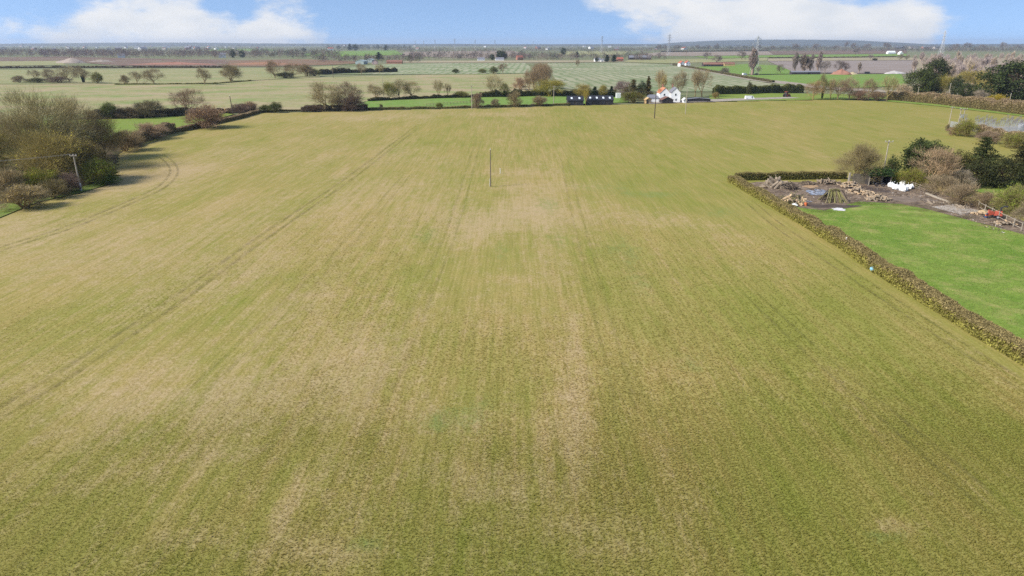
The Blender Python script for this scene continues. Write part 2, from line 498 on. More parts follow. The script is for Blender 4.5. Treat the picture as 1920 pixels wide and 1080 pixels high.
def crop_tufts():
    """low leafy growth of the near part of the field; nobody could count it"""
    gx, gy = np.meshgrid(np.arange(-110, 110, .17), np.arange(30, 135, .17))
    x = (gx + rng.random(gx.shape) * .17).ravel(); y = (gy + rng.random(gy.shape) * .17).ravel()
    keep = (np.abs(x) < y * .80 + 12) & (rng.random(len(x)) < np.clip((50 / y) ** 3.0, 0, 1)) & ~((x > 51.5) & (y > 60))
    x = x[keep]; y = y[keep]; n = len(x)
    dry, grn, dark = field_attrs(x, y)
    k = rng.random(n) < np.clip(1.15 - .5 * dry, .3, 1)
    x = x[k]; y = y[k]; dry = dry[k]; grn = grn[k]; dark = dark[k]; n = len(x)
    B = 4
    a = rng.random((n, B)) * 6.283; r0 = rng.random((n, B)) * .06
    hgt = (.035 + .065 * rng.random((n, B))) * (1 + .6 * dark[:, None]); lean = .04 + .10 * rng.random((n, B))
    bx = x[:, None] + r0 * np.cos(a); by = y[:, None] + r0 * np.sin(a)
    w = .018 + .024 * rng.random((n, B))
    tx = bx + lean * np.cos(a); ty = by + lean * np.sin(a)
    z0 = np.full((n, B), -.02)
    v = np.stack([np.stack([bx - w * np.sin(a), by + w * np.cos(a), z0], -1),
                  np.stack([bx + w * np.sin(a), by - w * np.cos(a), z0], -1),
                  np.stack([tx, ty, hgt], -1)], 2).reshape(-1, 3)
    f = np.arange(len(v)).reshape(-1, 3)
    rep = lambda q: np.repeat(q, B * 3)
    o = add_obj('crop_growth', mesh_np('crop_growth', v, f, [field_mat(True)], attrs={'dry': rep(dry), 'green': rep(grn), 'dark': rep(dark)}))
    tag(o, 'short leafy green crop growth over the field', 'crop', kind='stuff')
    print('tuft tris', len(f))


crop_tufts()

def paddock_grass():
    gx, gy = np.meshgrid(np.arange(55.6, 100, .24), np.arange(58, 150, .24))
    x = (gx + rng.random(gx.shape) * .24).ravel(); y = (gy + rng.random(gy.shape) * .24).ravel()
    k = (x < y * .80 + 12) & (rng.random(len(x)) < .75) & (y < 138 - .62 * (x - 62)); x = x[k]; y = y[k]; n = len(x); B = 3
    a = rng.random((n, B)) * 6.283; h = .04 + .07 * rng.random((n, B)); l = .04 + .10 * rng.random((n, B)); w = .03
    X = x[:, None]; Y = y[:, None]; z = np.full((n, B), .14)
    v = np.stack([np.stack([X - w * np.sin(a), Y + w * np.cos(a), z], -1), np.stack([X + w * np.sin(a), Y - w * np.cos(a), z], -1), np.stack([X + l * np.cos(a), Y + l * np.sin(a), .155 + h], -1)], 2).reshape(-1, 3)
    f = np.arange(len(v)).reshape(-1, 3); q = np.clip((fbm(x * .16, y * .16, 4) - .33) / .34, 0, 1)[:, None]; q2 = np.clip((fbm(x * .7 + 9, y * .7, 3) - .35) / .3, 0, 1)[:, None]
    col = (np.array([.158, .252, .036]) * (1 - q) + np.array([.275, .295, .080]) * q) * (.8 + .45 * q2); col = np.repeat(col, B, 0) * (.75 + .5 * rng.random((n * B, 1)))
    tag(add_obj('paddock_grass', mesh_np('paddock_grass', v, f, [M_HEDGE], col)), 'bright green grass of the paddock beside the long hedge', 'grass', kind='stuff'); print('paddock tris', len(f))


paddock_grass()

# wheel tracks --------------------------------------------------------------
t = NT('wheel_track')
_n = t.noise(.9, 5, .7); _n2 = t.noise(.25, 3)
t.col(t.mix(t.rng(_n, .3, .7), (.100, .095, .026), (.165, .130, .052)))
_ed = t.attr('edge').outputs['Fac']
_al = t.math('MULTIPLY', t.rng(_ed, 0, .8), t.rng(t.math('ADD', t.math('MULTIPLY', _n, .6), t.math('MULTIPLY', _n2, .4)), .40, .66, .03, .55))
_tr = t.new('ShaderNodeBsdfTransparent'); _mx = t.new('ShaderNodeMixShader')
t.L.new(_al, _mx.inputs[0]); t.L.new(_tr.outputs[0], _mx.inputs[1]); t.L.new(t.b.outputs[0], _mx.inputs[2]); t.L.new(_mx.outputs[0], t.out.inputs[0])
M_TRACK = t.m


def smooth_path(pts, n=60):
    p = [Vector(q) for q in pts]; out = []
    p = [p[0] * 2 - p[1]] + p + [p[-1] * 2 - p[-2]]
    for i in range(1, len(p) - 2):
        for k in range(n // (len(p) - 3) + 1):
            u = k / (n // (len(p) - 3) + 1)
            out.append(.5 * ((2 * p[i]) + (p[i + 1] - p[i - 1]) * u + (2 * p[i - 1] - 5 * p[i] + 4 * p[i + 1] - p[i + 2]) * u * u + (3 * p[i] - p[i - 1] - 3 * p[i + 1] + p[i + 2]) * u ** 3))
    out.append(p[-2]); return out


def track(pix, offs=(-.95, .95), w=.30, strength=1.0, z=.13):
    path = smooth_path([G(*q) for q in pix], 90)
    for off in offs:
        v = []; e = []
        for i, p in enumerate(path):
            d = (path[min(i + 1, len(path) - 1)] - path[max(i - 1, 0)]); d.z = 0; d.normalize(); s = Vector((d.y, -d.x, 0))
            endf = min(1, i / 6, (len(path) - 1 - i) / 6)
            for k, ed in ((-1, 0), (-.45, 1), (.45, 1), (1, 0)):
                q = p + s * (off + k * w); v.append((q.x, q.y, z)); e.append(ed * strength * endf)
        f = [(i * 4 + k, i * 4 + k + 1, i * 4 + k + 5, i * 4 + k + 4) for i in range(len(path) - 1) for k in range(3)]
        o = add_obj('wheel_track', mesh_np('wheel_track', v, f, [M_TRACK], attrs={'edge': e})); o['kind'] = 'structure'


track([(-60, 815), (0, 775), (140, 690), (330, 562), (500, 440), (640, 345), (720, 285), (790, 232)], w=.42, strength=.6)
track([(-60, 500), (0, 468), (120, 430), (230, 385), (300, 352), (325, 325), (318, 305), (298, 290)], w=.35, strength=.85)
track([(1935, 735), (1800, 650), (1640, 545), (1540, 478), (1460, 425), (1400, 375)], strength=.55)
track([(1900, 985), (1780, 880), (1650, 770), (1500, 640), (1400, 545)], strength=.45)
track([(690, 790), (760, 640), (810, 520), (850, 420), (880, 320), (900, 250)], strength=.28)
track([(1180, 800), (1140, 640), (1110, 520), (1080, 400), (1055, 290)], strength=.25)
track([(330, 770), (500, 610), (620, 490), (700, 400), (770, 320)], strength=.3)

def soil_blob(name, px, by, rx, ry, strength, seed, z=.135):
    c = G(px, by); v = [(c.x, c.y, z)]; e = [strength]; n = 36
    for k, q in enumerate((.35, .6, .8, 1.0)):
        for i in range(n):
            a = 2 * math.pi * i / n; w = q * (1 + .25 * math.sin(2 * a + seed) + .15 * math.sin(5 * a + seed * 2)); v.append((c.x + rx * w * math.cos(a), c.y + ry * w * math.sin(a), z)); e.append(strength * (1, .8, .4, 0)[k])
    f = [(0, 1 + i, 1 + (i + 1) % n) for i in range(n)]
    for k in range(3):
        for i in range(n): a, b = 1 + k * n + i, 1 + k * n + (i + 1) % n; f += [(a, a + n, b + n), (a, b + n, b)]
    o = add_obj(name, mesh_np(name, v, f, [M_TRACK], attrs={'edge': e})); o['kind'] = 'structure'


soil_blob('soil_and_shade', 225, 315, 9, 11, 1.0, 1); soil_blob('soil_and_shade', 285, 325, 7, 9, .35, 2)  # dark soil that also carries part of the grove's shadow as colour
# other ground sheets -------------------------------------------------------
m_past = grass_mat('pasture', (.165, .230, .040), (.205, .260, .055), (.23, .24, .07), scale=.10)
m_padd = grass_mat('paddock_turf', (.130, .218, .032), (.200, .262, .052), (.285, .280, .090), scale=.13, fine=1.8, amount=1.0)
m_bright = grass_mat('bright_pasture', (.150, .250, .050), (.185, .27, .065), (.22, .25, .08), scale=.03, fine=.3)
m_stub = grass_mat('stubble', (.25, .26, .100), (.37, .305, .165), (.21, .255, .085), scale=.018, fine=.25, stripes=(46, math.radians(78), (.36, .285, .17), .22))
m_stub2 = grass_mat('stubble_pale', (.26, .265, .115), (.345, .30, .16), (.22, .26, .105), scale=.02, fine=.25)
m_strA = grass_mat('striped_crop', (.175, .225, .10), (.215, .245, .125), None, scale=.02, fine=.25, stripes=(9.5, math.radians(2), (.38, .36, .24), .27))
m_strB = grass_mat('striped_crop_wide', (.165, .215, .095), (.225, .24, .13), (.29, .26, .17), scale=.012, fine=.25, stripes=(10.5, math.radians(-3), (.38, .355, .235), .26), amount=.45)
m_plough = grass_mat('ploughed_soil', (.26, .205, .155), (.33, .265, .205), None, scale=.01, fine=.2)
m_mauve = grass_mat('harrowed_soil', (.255, .205, .175), (.30, .25, .215), None, scale=.01, fine=.2)
m_tan = grass_mat('straw_field', (.31, .265, .165), (.36, .30, .19), None, scale=.01, fine=.2)
m_red = grass_mat('red_earth', (.15, .095, .075), (.23, .155, .115), (.20, .19, .10), scale=.012, fine=.12)
m_orange = grass_mat('orange_earth', (.25, .140, .085), (.20, .13, .09), (.19, .18, .09), scale=.02, fine=.12)
m_litter = grass_mat('leaf_litter', (.075, .058, .034), (.12, .09, .05), (.10, .12, .035), scale=.3, fine=1.2)
m_mud = grass_mat('yard_mud', (.115, .085, .062), (.275, .205, .145), (.070, .052, .042), scale=.45, fine=1.6)
m_gravel = grass_mat('gravel', (.33, .28, .23), (.40, .35, .29), (.22, .18, .14), scale=.2, fine=1.5)
m_verge = grass_mat('verge_grass', (.13, .20, .035), (.17, .20, .05), (.19, .17, .07), scale=.25, fine=1.2)
m_track2 = grass_mat('farm_track_earth', (.30, .25, .19), (.36, .31, .25), None, scale=.05, fine=.4)

sheet('pasture', [(-120, 240), (60, 228), (170, 223), (345, 217), (410, 211), (440, 214), (355, 236), (262, 259), (190, 290), (60, 330), (-120, 380)], z=.02, mat=m_past)
sheet('grove_floor', [(-140, 330), (0, 300), (120, 275), (250, 258), (262, 264), (222, 290), (215, 325), (150, 352), (60, 376), (0, 392), (-140, 420)], z=.10, mat=m_litter)
sheet('grass_verge', [(-140, 455), (0, 409), (70, 380), (152, 362), (215, 343), (205, 338), (150, 351), (60, 370), (0, 385), (-140, 430)], z=.15, mat=m_verge)
sheet('stubble_field', [(-500, 162), (0, 158), (400, 157), (480, 151), (600, 145), (800, 140), (1000, 138), (1005, 168), (930, 182), (760, 184), (690, 190), (560, 206), (482, 210), (345, 214), (170, 221), (-500, 262)], z=.05, mat=m_stub)
sheet('stubble_field', [(-500, 133), (0, 131), (300, 129), (560, 127), (640, 123), (596, 139), (600, 144.5), (480, 150.5), (400, 156.5), (0, 157.5), (-500, 161.5)], z=.10, mat=m_stub2)
sheet('striped_field', [(600, 139), (660, 126), (735, 119), (985, 118), (1010, 137.5), (800, 139.5)], z=.10, mat=m_strA)
sheet('striped_field', [(1025, 119), (1160, 117), (1250, 121), (1330, 133), (1440, 156), (1520, 166), (1330, 172), (1180, 172), (1050, 166)], z=.10, mat=m_strB)
sheet('hay_pasture', [(690, 190), (780, 184.5), (1000, 179), (1110, 179), (1170, 181), (1180, 192), (1070, 196.5), (900, 201), (690, 205.5), (650, 206)], z=.12, mat=m_bright)
sheet('far_pasture', [(1285, 127), (1400, 120), (1480, 124), (1485, 139), (1370, 140)], z=.145, mat=m_bright)
sheet('far_pasture', [(1370, 142), (1480, 140), (1690, 139), (1700, 160), (1600, 166), (1470, 160)], z=.16, mat=m_bright)
sheet('far_pasture', [(1330, 178), (1420, 175), (1560, 176), (1660, 180), (1700, 186), (1560, 186.5), (1330, 191)], z=.12, mat=m_past)
sheet('ploughed_field', [(1440, 115), (1740, 113), (1760, 138), (1600, 138), (1490, 136)], z=.26, mat=m_mauve)
sheet('ploughed_field', [(1170, 104.5), (1240, 98), (1440, 96), (1450, 103), (1300, 105)], z=.2, mat=m_plough)
sheet('straw_field', [(1440, 108), (1700, 107), (1745, 112.5), (1440, 114.5)], z=.2, mat=m_tan)
sheet('far_pasture', [(1300, 105.5), (1450, 103.5), (1700, 101), (1700, 106.5), (1440, 107.5), (1330, 110)], z=.25, mat=m_bright)
sheet('straw_field', [(1180, 112), (1330, 110.5), (1440, 108.5), (1438, 114), (1250, 119), (1170, 116.5)], z=.2, mat=m_stub2)
sheet('ploughed_field', [(1440, 96), (1700, 92), (1700, 100), (1450, 102.5)], z=.25, mat=m_red)
sheet('red_earthworks', [(-300, 112), (110, 106), (300, 110), (480, 113), (480, 119), (420, 125), (215, 123), (120, 114), (-300, 118)], z=.15, mat=m_red)
sheet('orange_earthworks', [(430, 114), (560, 111), (700, 116), (640, 121), (500, 125), (425, 124)], z=.22, mat=m_orange)
sheet('far_pasture', [(-300, 118), (110, 114), (125, 122), (-300, 128)], z=.2, mat=m_stub2)
sheet('far_pasture', [(560, 104), (590, 97), (740, 94), (760, 103), (640, 106)], z=.25, mat=m_bright)
sheet('ploughed_field', [(750, 105), (760, 97), (960, 95), (1000, 104), (900, 109)], z=.25, mat=m_plough)
sheet('straw_field', [(735, 118), (760, 114), (1150, 113), (1160, 116.5), (985, 117.5)], z=.25, mat=m_tan)
sheet('far_pasture', [(380, 96), (400, 92), (500, 91), (520, 95)], z=.3, mat=m_bright)
sheet('far_pasture', [(1040, 103), (1060, 96), (1180, 95), (1170, 103)], z=.3, mat=m_stub2)
sheet('paddock', pts=[(54.6, 165), (80.6, 164), (94, 158), (96.5, 135), (100, 115), (130, 90), (130, 30), (55.2, 30)], z=.155, mat=m_padd)
sheet('yard_ground', [(1388, 347), (1420, 342), (1560, 343), (1660, 343), (1725, 351), (1840, 388), (1990, 440), (1990, 462), (1900, 436), (1815, 414), (1740, 394), (1690, 384), (1610, 379), (1570, 390), (1545, 396), (1500, 391), (1440, 366)], z=.17, mat=m_mud)
sheet('yard_gravel', [(1745, 389), (1790, 384), (1840, 397), (1800, 404)], z=.18, mat=m_gravel)
sheet('back_garden_lawn', [(1780, 345), (1900, 340), (2100, 350), (2100, 375), (1950, 372), (1860, 368)], z=.16, mat=m_padd)
sheet('grass_verge', [(1664, 190.5), (1760, 199.5), (1860, 211.5), (1990, 228), (1990, 223), (1860, 208), (1760, 196), (1664, 187.5)], z=.16, mat=m_padd)
sheet('farm_track', [(1255, 121), (1265, 120), (1400, 145), (1560, 163), (1700, 172), (1680, 175), (1540, 167), (1400, 150)], z=.22, mat=m_track2)
sheet('plantation_floor', [(1712, 112), (2200, 104), (2400, 170), (1960, 190), (1780, 178), (1730, 160)], z=.28, mat=grass_mat('plantation_litter', (.30, .24, .165), (.36, .29, .20), (.22, .23, .10), scale=.03, fine=.2))
sheet('house_drive', [(1215, 195), (1225, 190), (1320, 187), (1480, 182), (1500, 184), (1330, 191.5), (1275, 193)], z=.18, mat=m_gravel)

# ------------------------------------------------------------------ vegetation prototypes (unit height, unit crown width)
def unit(v): return v / (np.linalg.norm(v, axis=-1, keepdims=True) + 1e-9)


def rand_dirs(r, n): return unit(r.normal(size=(n, 3)))


def deviate(r, d, ang):
    q = rand_dirs(r, len(d)); q = unit(q - (q * d).sum(-1, keepdims=True) * d)
    a = ang[:, None]
    return d * np.cos(a) + q * np.sin(a)


def polyl(r, p, d, ln, k, wig, up):
    pts = [p]; dd = d
    for i in range(k):
        dd = unit(dd + r.normal(size=d.shape) * wig + np.array([0, 0, up]))
        pts.append(pts[-1] + dd * (ln / k)[:, None])
    return np.stack(pts, 1)


def tubes(pts, r0, r1, sides):
    n, k, _ = pts.shape
    d = unit(pts[:, -1] - pts[:, 0]); ref = np.where(np.abs(d[:, 2:3]) > .9, np.array([[1., 0, 0]]), np.array([[0, 0, 1.]]))
    a = unit(np.cross(d, ref)); b = np.cross(d, a)
    t = np.linspace(0, 1, k); rad = r0[:, None] * (1 - t) + r1[:, None] * t
    ang = np.arange(sides) * 2 * np.pi / sides
    ring = a[:, None, :] * np.cos(ang)[None, :, None] + b[:, None, :] * np.sin(ang)[None, :, None]
    v = pts[:, :, None, :] + rad[:, :, None, None] * ring[:, None, :, :]
    idx = np.arange(n * k * sides).reshape(n, k, sides)
    A = idx[:, :-1, :]; Bq = np.roll(A, -1, 2); Cc = idx[:, 1:, :]; Dd = np.roll(Cc, -1, 2)
    f = np.concatenate([np.stack([A, Bq, Dd], -1).reshape(-1, 3), np.stack([A, Dd, Cc], -1).reshape(-1, 3)])
    return v.reshape(-1, 3), f


def slivers(r, pts, w):
    """thin tapering twigs along polylines (n,k,3); w half width at the foot"""
    n, k, _ = pts.shape
    d = unit(pts[:, -1] - pts[:, 0]); s = unit(np.cross(d, rand_dirs(r, n)))
    wid = w[:, None] * np.linspace(1, .25, k)[None, :]
    v = np.stack([pts - s[:, None, :] * wid[..., None], pts + s[:, None, :] * wid[..., None]], 2)
    idx = np.arange(n * k * 2).reshape(n, k, 2)
    a = idx[:, :-1, 0]; b = idx[:, :-1, 1]; c = idx[:, 1:, 1]; e = idx[:, 1:, 0]
    f = np.concatenate([np.stack([a, b, c], -1).reshape(-1, 3), np.stack([a, c, e], -1).reshape(-1, 3)])
    return v.reshape(-1, 3), f


def leaf_quads(r, c, size, flat=.5, elong=1.7):
    """leaf cards at centres c: two triangles each"""
    n = len(c); nrm = unit(rand_dirs(r, n) + np.array([0, 0, flat])); a = unit(np.cross(nrm, rand_dirs(r, n))); b = np.cross(nrm, a)
    s = size * (.6 + .8 * r.random((n, 1)))
    v = np.stack([c - a * s * elong * .5, c - b * s * .5, c + a * s * elong * .5, c + b * s * .5], 1).reshape(-1, 3)
    i = np.arange(n)[:, None] * 4
    f = np.concatenate([i + np.array([0, 1, 2]), i + np.array([0, 2, 3])])
    return v, f


class Acc:
    def __init__(s): s.v = []; s.f = []; s.t = []; s.n = 0

    def add(s, vf, tint=None, perface=None):
        v, f = vf; s.v.append(v); s.f.append(f + s.n); s.n += len(v)
        s.t.append(np.tile(np.array(tint, float), (len(f), 1)) if perface is None else perface); return s

    def get(s): return np.concatenate(s.v), np.concatenate(s.f), np.concatenate(s.t)


PROTO = {}


def finish(key, trunk, crown, tmat, cmat):
    tv, tf, tt = trunk.get(); cv, cf, ct = crown.get()
    hi = np.percentile(cv[:, 2], 98.5); wid = 2 * np.percentile(np.linalg.norm(cv[:, :2], axis=1), 91)
    for q in (tv, cv): q[:, 2] /= hi; q[:, :2] /= wid
    PROTO[key] = (mesh_np('trunk_' + key, tv, tf, [tmat], tt), mesh_np('crown_' + key, cv, cf, [cmat], ct))


def bare(key, seed, stems=1, trunk=.22, spread=.95, limbs=8, n=(5, 6, 6, 5), lens=(.46, .30, .20, .13), tw=.0030, up=.10, lean=.0, dense=1.0, ivy=0, leafs=0, leaf_t=(.6, .8, .3), dome=(.60, .46, .40), fill=3000, low=.45, fw=.0026):
    r = np.random.default_rng(seed); T = Acc(); K = Acc()
    a0 = r.random(stems) * 6.28
    p = np.stack([np.cos(a0), np.sin(a0), np.zeros(stems)], 1) * (.05 if stems > 1 else 0)
    d = unit(np.stack([np.cos(a0) * (lean + .5 * (stems > 1)), np.sin(a0) * (lean + .5 * (stems > 1)), np.ones(stems)], 1))
    ln = np.full(stems, trunk) * (.8 + .4 * r.random(stems))
    pts = polyl(r, p, d, ln, 3, .08, .1); rad = np.full(stems, .028 if stems == 1 else .019)
    T.add(tubes(pts, rad * 1.3, rad * .8, 7), (.85, .80, .72))
    cur = pts; rr = rad * .8; ang = spread; cnt = [limbs] + list(n); length = lens
    for lv in range(len(length)):
        m = cnt[lv]; par = np.repeat(np.arange(len(cur)), m)
        tt = .45 + .55 * r.random(len(par)) if lv else low + (1 - low) * r.random(len(par))
        if lv: tt[r.random(len(par)) < .25] = 1.0
        kk = cur.shape[1] - 1; f = tt * kk; i0 = np.minimum(f.astype(int), kk - 1); fr = (f - i0)[:, None]
        st = cur[par, i0] * (1 - fr) + cur[par, i0 + 1] * fr
        pd = unit(cur[par, i0 + 1] - cur[par, i0])
        dd = deviate(r, pd, ang * (.35 + .65 * r.random(len(par))))
        ll = length[lv] * (.55 + .75 * r.random(len(par)))
        np_ = polyl(r, st, dd, ll, 3 if lv < 3 else 2, .20, up * (1 if lv < 2 else .6))
        np_[:, :, 2] = np.maximum(np_[:, :, 2], .015)
        rr2 = rr[par] * (.62 if lv == 0 else .5) * (.7 + .5 * r.random(len(par)))
        if lv < 2:
            T.add(tubes(np_, rr2, rr2 * .45, 5 if lv == 0 else 3), (1.0, .95, .85))
        else:
            tn = .75 + .5 * r.random(len(par))
            w = np.maximum(rr2 * .8, tw * (1.5 if lv == 2 else .8))
            vf = slivers(r, np_, w)
            q = np.tile(np.repeat(tn, 2 if lv < 3 else np_.shape[1] - 1)[:len(vf[1]) // 2], 2)
            if len(q) != len(vf[1]): q = np.resize(q, len(vf[1]))
            K.add(vf, perface=q[:, None] * np.array([1., 1, 1]))
        cur = np_; rr = rr2; ang = spread * .95
    ends = cur[:, -1]
    # outer twigs: sprays that round the crown off into lumps with gaps between
    allv = np.concatenate(K.v); hi = np.percentile(allv[:, 2], 98.5); wid = 2 * np.percentile(np.linalg.norm(allv[:, :2], axis=1), 91)
    m = max(24, fill // 150); q = rand_dirs(r, m); q[:, 2] = np.where(q[:, 2] < -.6, -q[:, 2], q[:, 2])
    rad = .45 + .55 * r.random((m, 1)) ** .5; cz, rx, rz_ = dome
    cc = q * rad * np.array([rx, rx, rz_]) * (1 + .16 * np.sin(q[:, :1] * 4 + seed)) + np.array([0, 0, cz])
    per = fill // m; c = np.repeat(cc, per, 0) + r.normal(size=(m * per, 3)) * np.array([.070, .070, .055])
    c[:, 2] = np.maximum(c[:, 2], .015)
    dd = unit((c - np.array([0, 0, cz * .55])) * np.array([1, 1, 1.2]) + r.normal(size=c.shape) * .22)
    ll = .045 + .07 * r.random(len(c)); sp_ = np.stack([c, c + dd * ll[:, None]], 1) * np.array([wid, wid, hi])
    sp_[:, :, 2] = np.maximum(sp_[:, :, 2], .01)
    vf = slivers(r, sp_, np.full(len(c), fw * hi) * (.5 + .8 * r.random(len(c))))
    K.add(vf, perface=np.tile(np.repeat(.7 + .5 * r.random(m), per) * (.75 + .5 * r.random(len(c))), 2)[:, None] * np.ones((1, 3)))
    if leafs:
        idx = r.integers(0, len(ends), leafs); c = ends[idx] + r.normal(size=(leafs, 3)) * .03
        c[:, 2] = np.maximum(c[:, 2], .02)
        vf = leaf_quads(r, c, .02); tn = .6 + .7 * r.random(leafs)
        K.add(vf, perface=np.tile(tn, 2)[:, None] * np.array(leaf_t))
    if ivy:
        hgt = r.random(ivy) ** 1.1 * .62; aa = r.random(ivy) * 6.28; rd = (.02 + .085 * r.random(ivy)) * (.5 + hgt)
        c = np.stack([rd * np.cos(aa), rd * np.sin(aa), hgt + .03], 1); vf = leaf_quads(r, c, .026)
        K.add(vf, perface=np.tile(.5 + .6 * r.random(ivy), 2)[:, None] * np.array([.22, .42, .16]))
    finish(key, T, K, M_BARK, M_TWIG)


def evergreen(key, seed, cols=150, per=34, ls=.020, squash=(.5, .5, .42), cz=.56, trunk=.25, lump=.085):
    r = np.random.default_rng(seed); T = Acc(); K = Acc()
    pts = polyl(r, np.zeros((1, 3)), np.array([[0, 0, 1.]]), np.array([.75]), 5, .05, .1)
    T.add(tubes(pts, np.array([.03]), np.array([.008]), 7), (.5, .45, .4))
    d = rand_dirs(r, cols); rad = (.55 + .5 * r.random((cols, 1)) ** .6) * (1 + .22 * np.sin(d[:, :1] * 5 + seed) * np.cos(d[:, 1:2] * 4))
    cc = d * rad * np.array(squash) + np.array([0, 0, cz]); cc[:, 2] = np.maximum(cc[:, 2], .10)
    st = np.tile(pts[0, 2], (cols, 1)); st[:, 2] = np.clip(cc[:, 2] - .15, .15, .7)
    br = np.stack([st, st * .4 + cc * .6 + np.array([0, 0, .02]), cc], 1)
    T.add(tubes(br[: cols // 2], np.full(cols // 2, .008), np.full(cols // 2, .003), 3), (.5, .45, .4))
    c = np.repeat(cc, per, 0) + r.normal(size=(cols * per, 3)) * lump * np.repeat(.5 + .7 * r.random((cols, 1)), per, 0) * np.array([1, 1, .7])
    c[:, 2] = np.maximum(c[:, 2], .03)
    vf = leaf_quads(r, c, ls, flat=.7); tn = np.repeat(.65 + .7 * r.random(cols), per) * (.75 + .5 * r.random(cols * per))
    K.add(vf, perface=np.tile(tn, 2)[:, None] * np.ones((1, 3)))
    finish(key, T, K, M_BARK, M_LEAF)


def conifer(key, seed, whorls=15, per=6, width=.34, droop=-.10, tiers=1.0, z0=.12):
    r = np.random.default_rng(seed); T = Acc(); K = Acc()
    pts = polyl(r, np.zeros((1, 3)), np.array([[0, 0, 1.]]), np.array([.98]), 6, .02, .1)
    T.add(tubes(pts, np.array([.022]), np.array([.003]), 7), (.5, .4, .34))
    for w in range(whorls):
        h = z0 + (.97 - z0) * (w / whorls) ** .95; L = width * (1 - (w / whorls) ** 1.25) * (.75 + .5 * r.random()) + .03
        for i in range(per):
            a = r.random() * 6.28; l = L * (.5 + .75 * r.random())
            p = polyl(r, np.array([[0, 0, h]]), np.array([[math.cos(a), math.sin(a), .25]]), np.array([l]), 4, .07, droop)
            T.add(tubes(p, np.array([.006]), np.array([.001]), 3), (.5, .4, .34))
            m = int(30 + 110 * l / width); tt = r.random(m) ** .8 * 3.99; i0 = tt.astype(int); fr = (tt - i0)[:, None]
            c = p[0, i0] * (1 - fr) + p[0, i0 + 1] * fr + r.normal(size=(m, 3)) * np.array([.022, .022, .010]) * (1 + 1.2 * l / width)
            vf = leaf_quads(r, c, .017, flat=1.2, elong=2.4); tn = (.6 + .6 * r.random()) * (.7 + .6 * r.random(m))
            K.add(vf, perface=np.tile(tn, 2)[:, None] * np.ones((1, 3)))
    finish(key, T, K, M_BARK, M_LEAF)


bare('oak_a', 11); bare('oak_b', 12, limbs=9, spread=1.05, trunk=.20); bare('oak_c', 13, limbs=7, spread=.85, trunk=.28, up=.14, dome=(.60, .42, .40))
bare('ash', 14, limbs=7, spread=.62, trunk=.30, up=.22, lens=(.48, .30, .2, .12), dome=(.60, .42, .40), fill=1500)
bare('grove_a', 21, stems=5, trunk=.25, spread=.75, limbs=4, n=(5, 6, 6, 4), lens=(.50, .30, .19, .12), up=.13, tw=.0018, dome=(.52, .5, .48), fill=12000, fw=.0017)
bare('grove_b', 22, stems=6, trunk=.18, spread=.9, limbs=4, n=(5, 6, 6, 4), lens=(.46, .32, .20, .12), up=.09, tw=.0018, leafs=1000, leaf_t=(.9, .95, .45), dome=(.50, .5, .50), fill=13000, fw=.0018)
SH = dict(dome=(.42, .5, .55), fill=7000, fw=.0034)
bare('shrub_a', 31, stems=9, trunk=.16, spread=.9, limbs=4, n=(5, 5, 6), lens=(.42, .30, .2), up=.06, tw=.004, **SH)
bare('shrub_b', 32, stems=10, trunk=.14, spread=1.0, limbs=4, n=(5, 5, 5), lens=(.40, .30, .2), up=.05, tw=.004, leafs=4500, leaf_t=(.7, .95, .35), **SH)
bare('shrub_c', 33, stems=12, trunk=.2, spread=.7, limbs=4, n=(5, 5, 5), lens=(.42, .26, .16), up=.14, tw=.0035, leafs=800, leaf_t=(1.1, 1.0, .5), **SH)
bare('ivy_tree', 41, ivy=2600, limbs=7, spread=.85, trunk=.3)
bare('poplar_a', 51, limbs=22, trunk=.80, spread=.42, up=.55, n=(5, 5, 4), lens=(.24, .16, .10), tw=.003, low=.12, dome=(.55, .40, .46), fill=3000)
bare('poplar_b', 52, limbs=20, trunk=.70, spread=.5, up=.45, n=(5, 5, 4), lens=(.28, .18, .11), tw=.003, low=.18, dome=(.56, .42, .44), fill=3000)
bare('willow', 61, stems=3, trunk=.22, spread=1.0, limbs=5, n=(5, 5, 5, 3), lens=(.44, .28, .18, .13), tw=.0028, up=.04, leafs=2500, leaf_t=(1.1, 1.1, .5), dome=(.52, .5, .48), fill=7000)
evergreen('yew_a', 71, cols=170, ls=.026, squash=(.5, .5, .48), cz=.50); evergreen('yew_b', 72, cols=190, ls=.026, squash=(.5, .5, .48), cz=.49); evergreen('holm', 73, cols=240, per=42, ls=.026, squash=(.5, .5, .47), cz=.50, lump=.07)
conifer('spruce', 81); conifer('cedar', 82, whorls=10, per=7, width=.42, droop=-.02, z0=.22); conifer('cypress', 83, whorls=18, per=7, width=.22, droop=.10, z0=.05)

BR = (.30, .235, .155); PK = (.31, .23, .175); OL = (.27, .235, .095); YG = (.27, .235, .07); GY = (.31, .265, .155); DK = (.105, .085, .062); PU = (.28, .22, .14)
PALE = (.36, .30, .235); EV = (.050, .078, .026); CO = (.060, .080, .030); EVD = (.036, .056, .024); GORSE = (.30, .24, .035)
TREES = 0


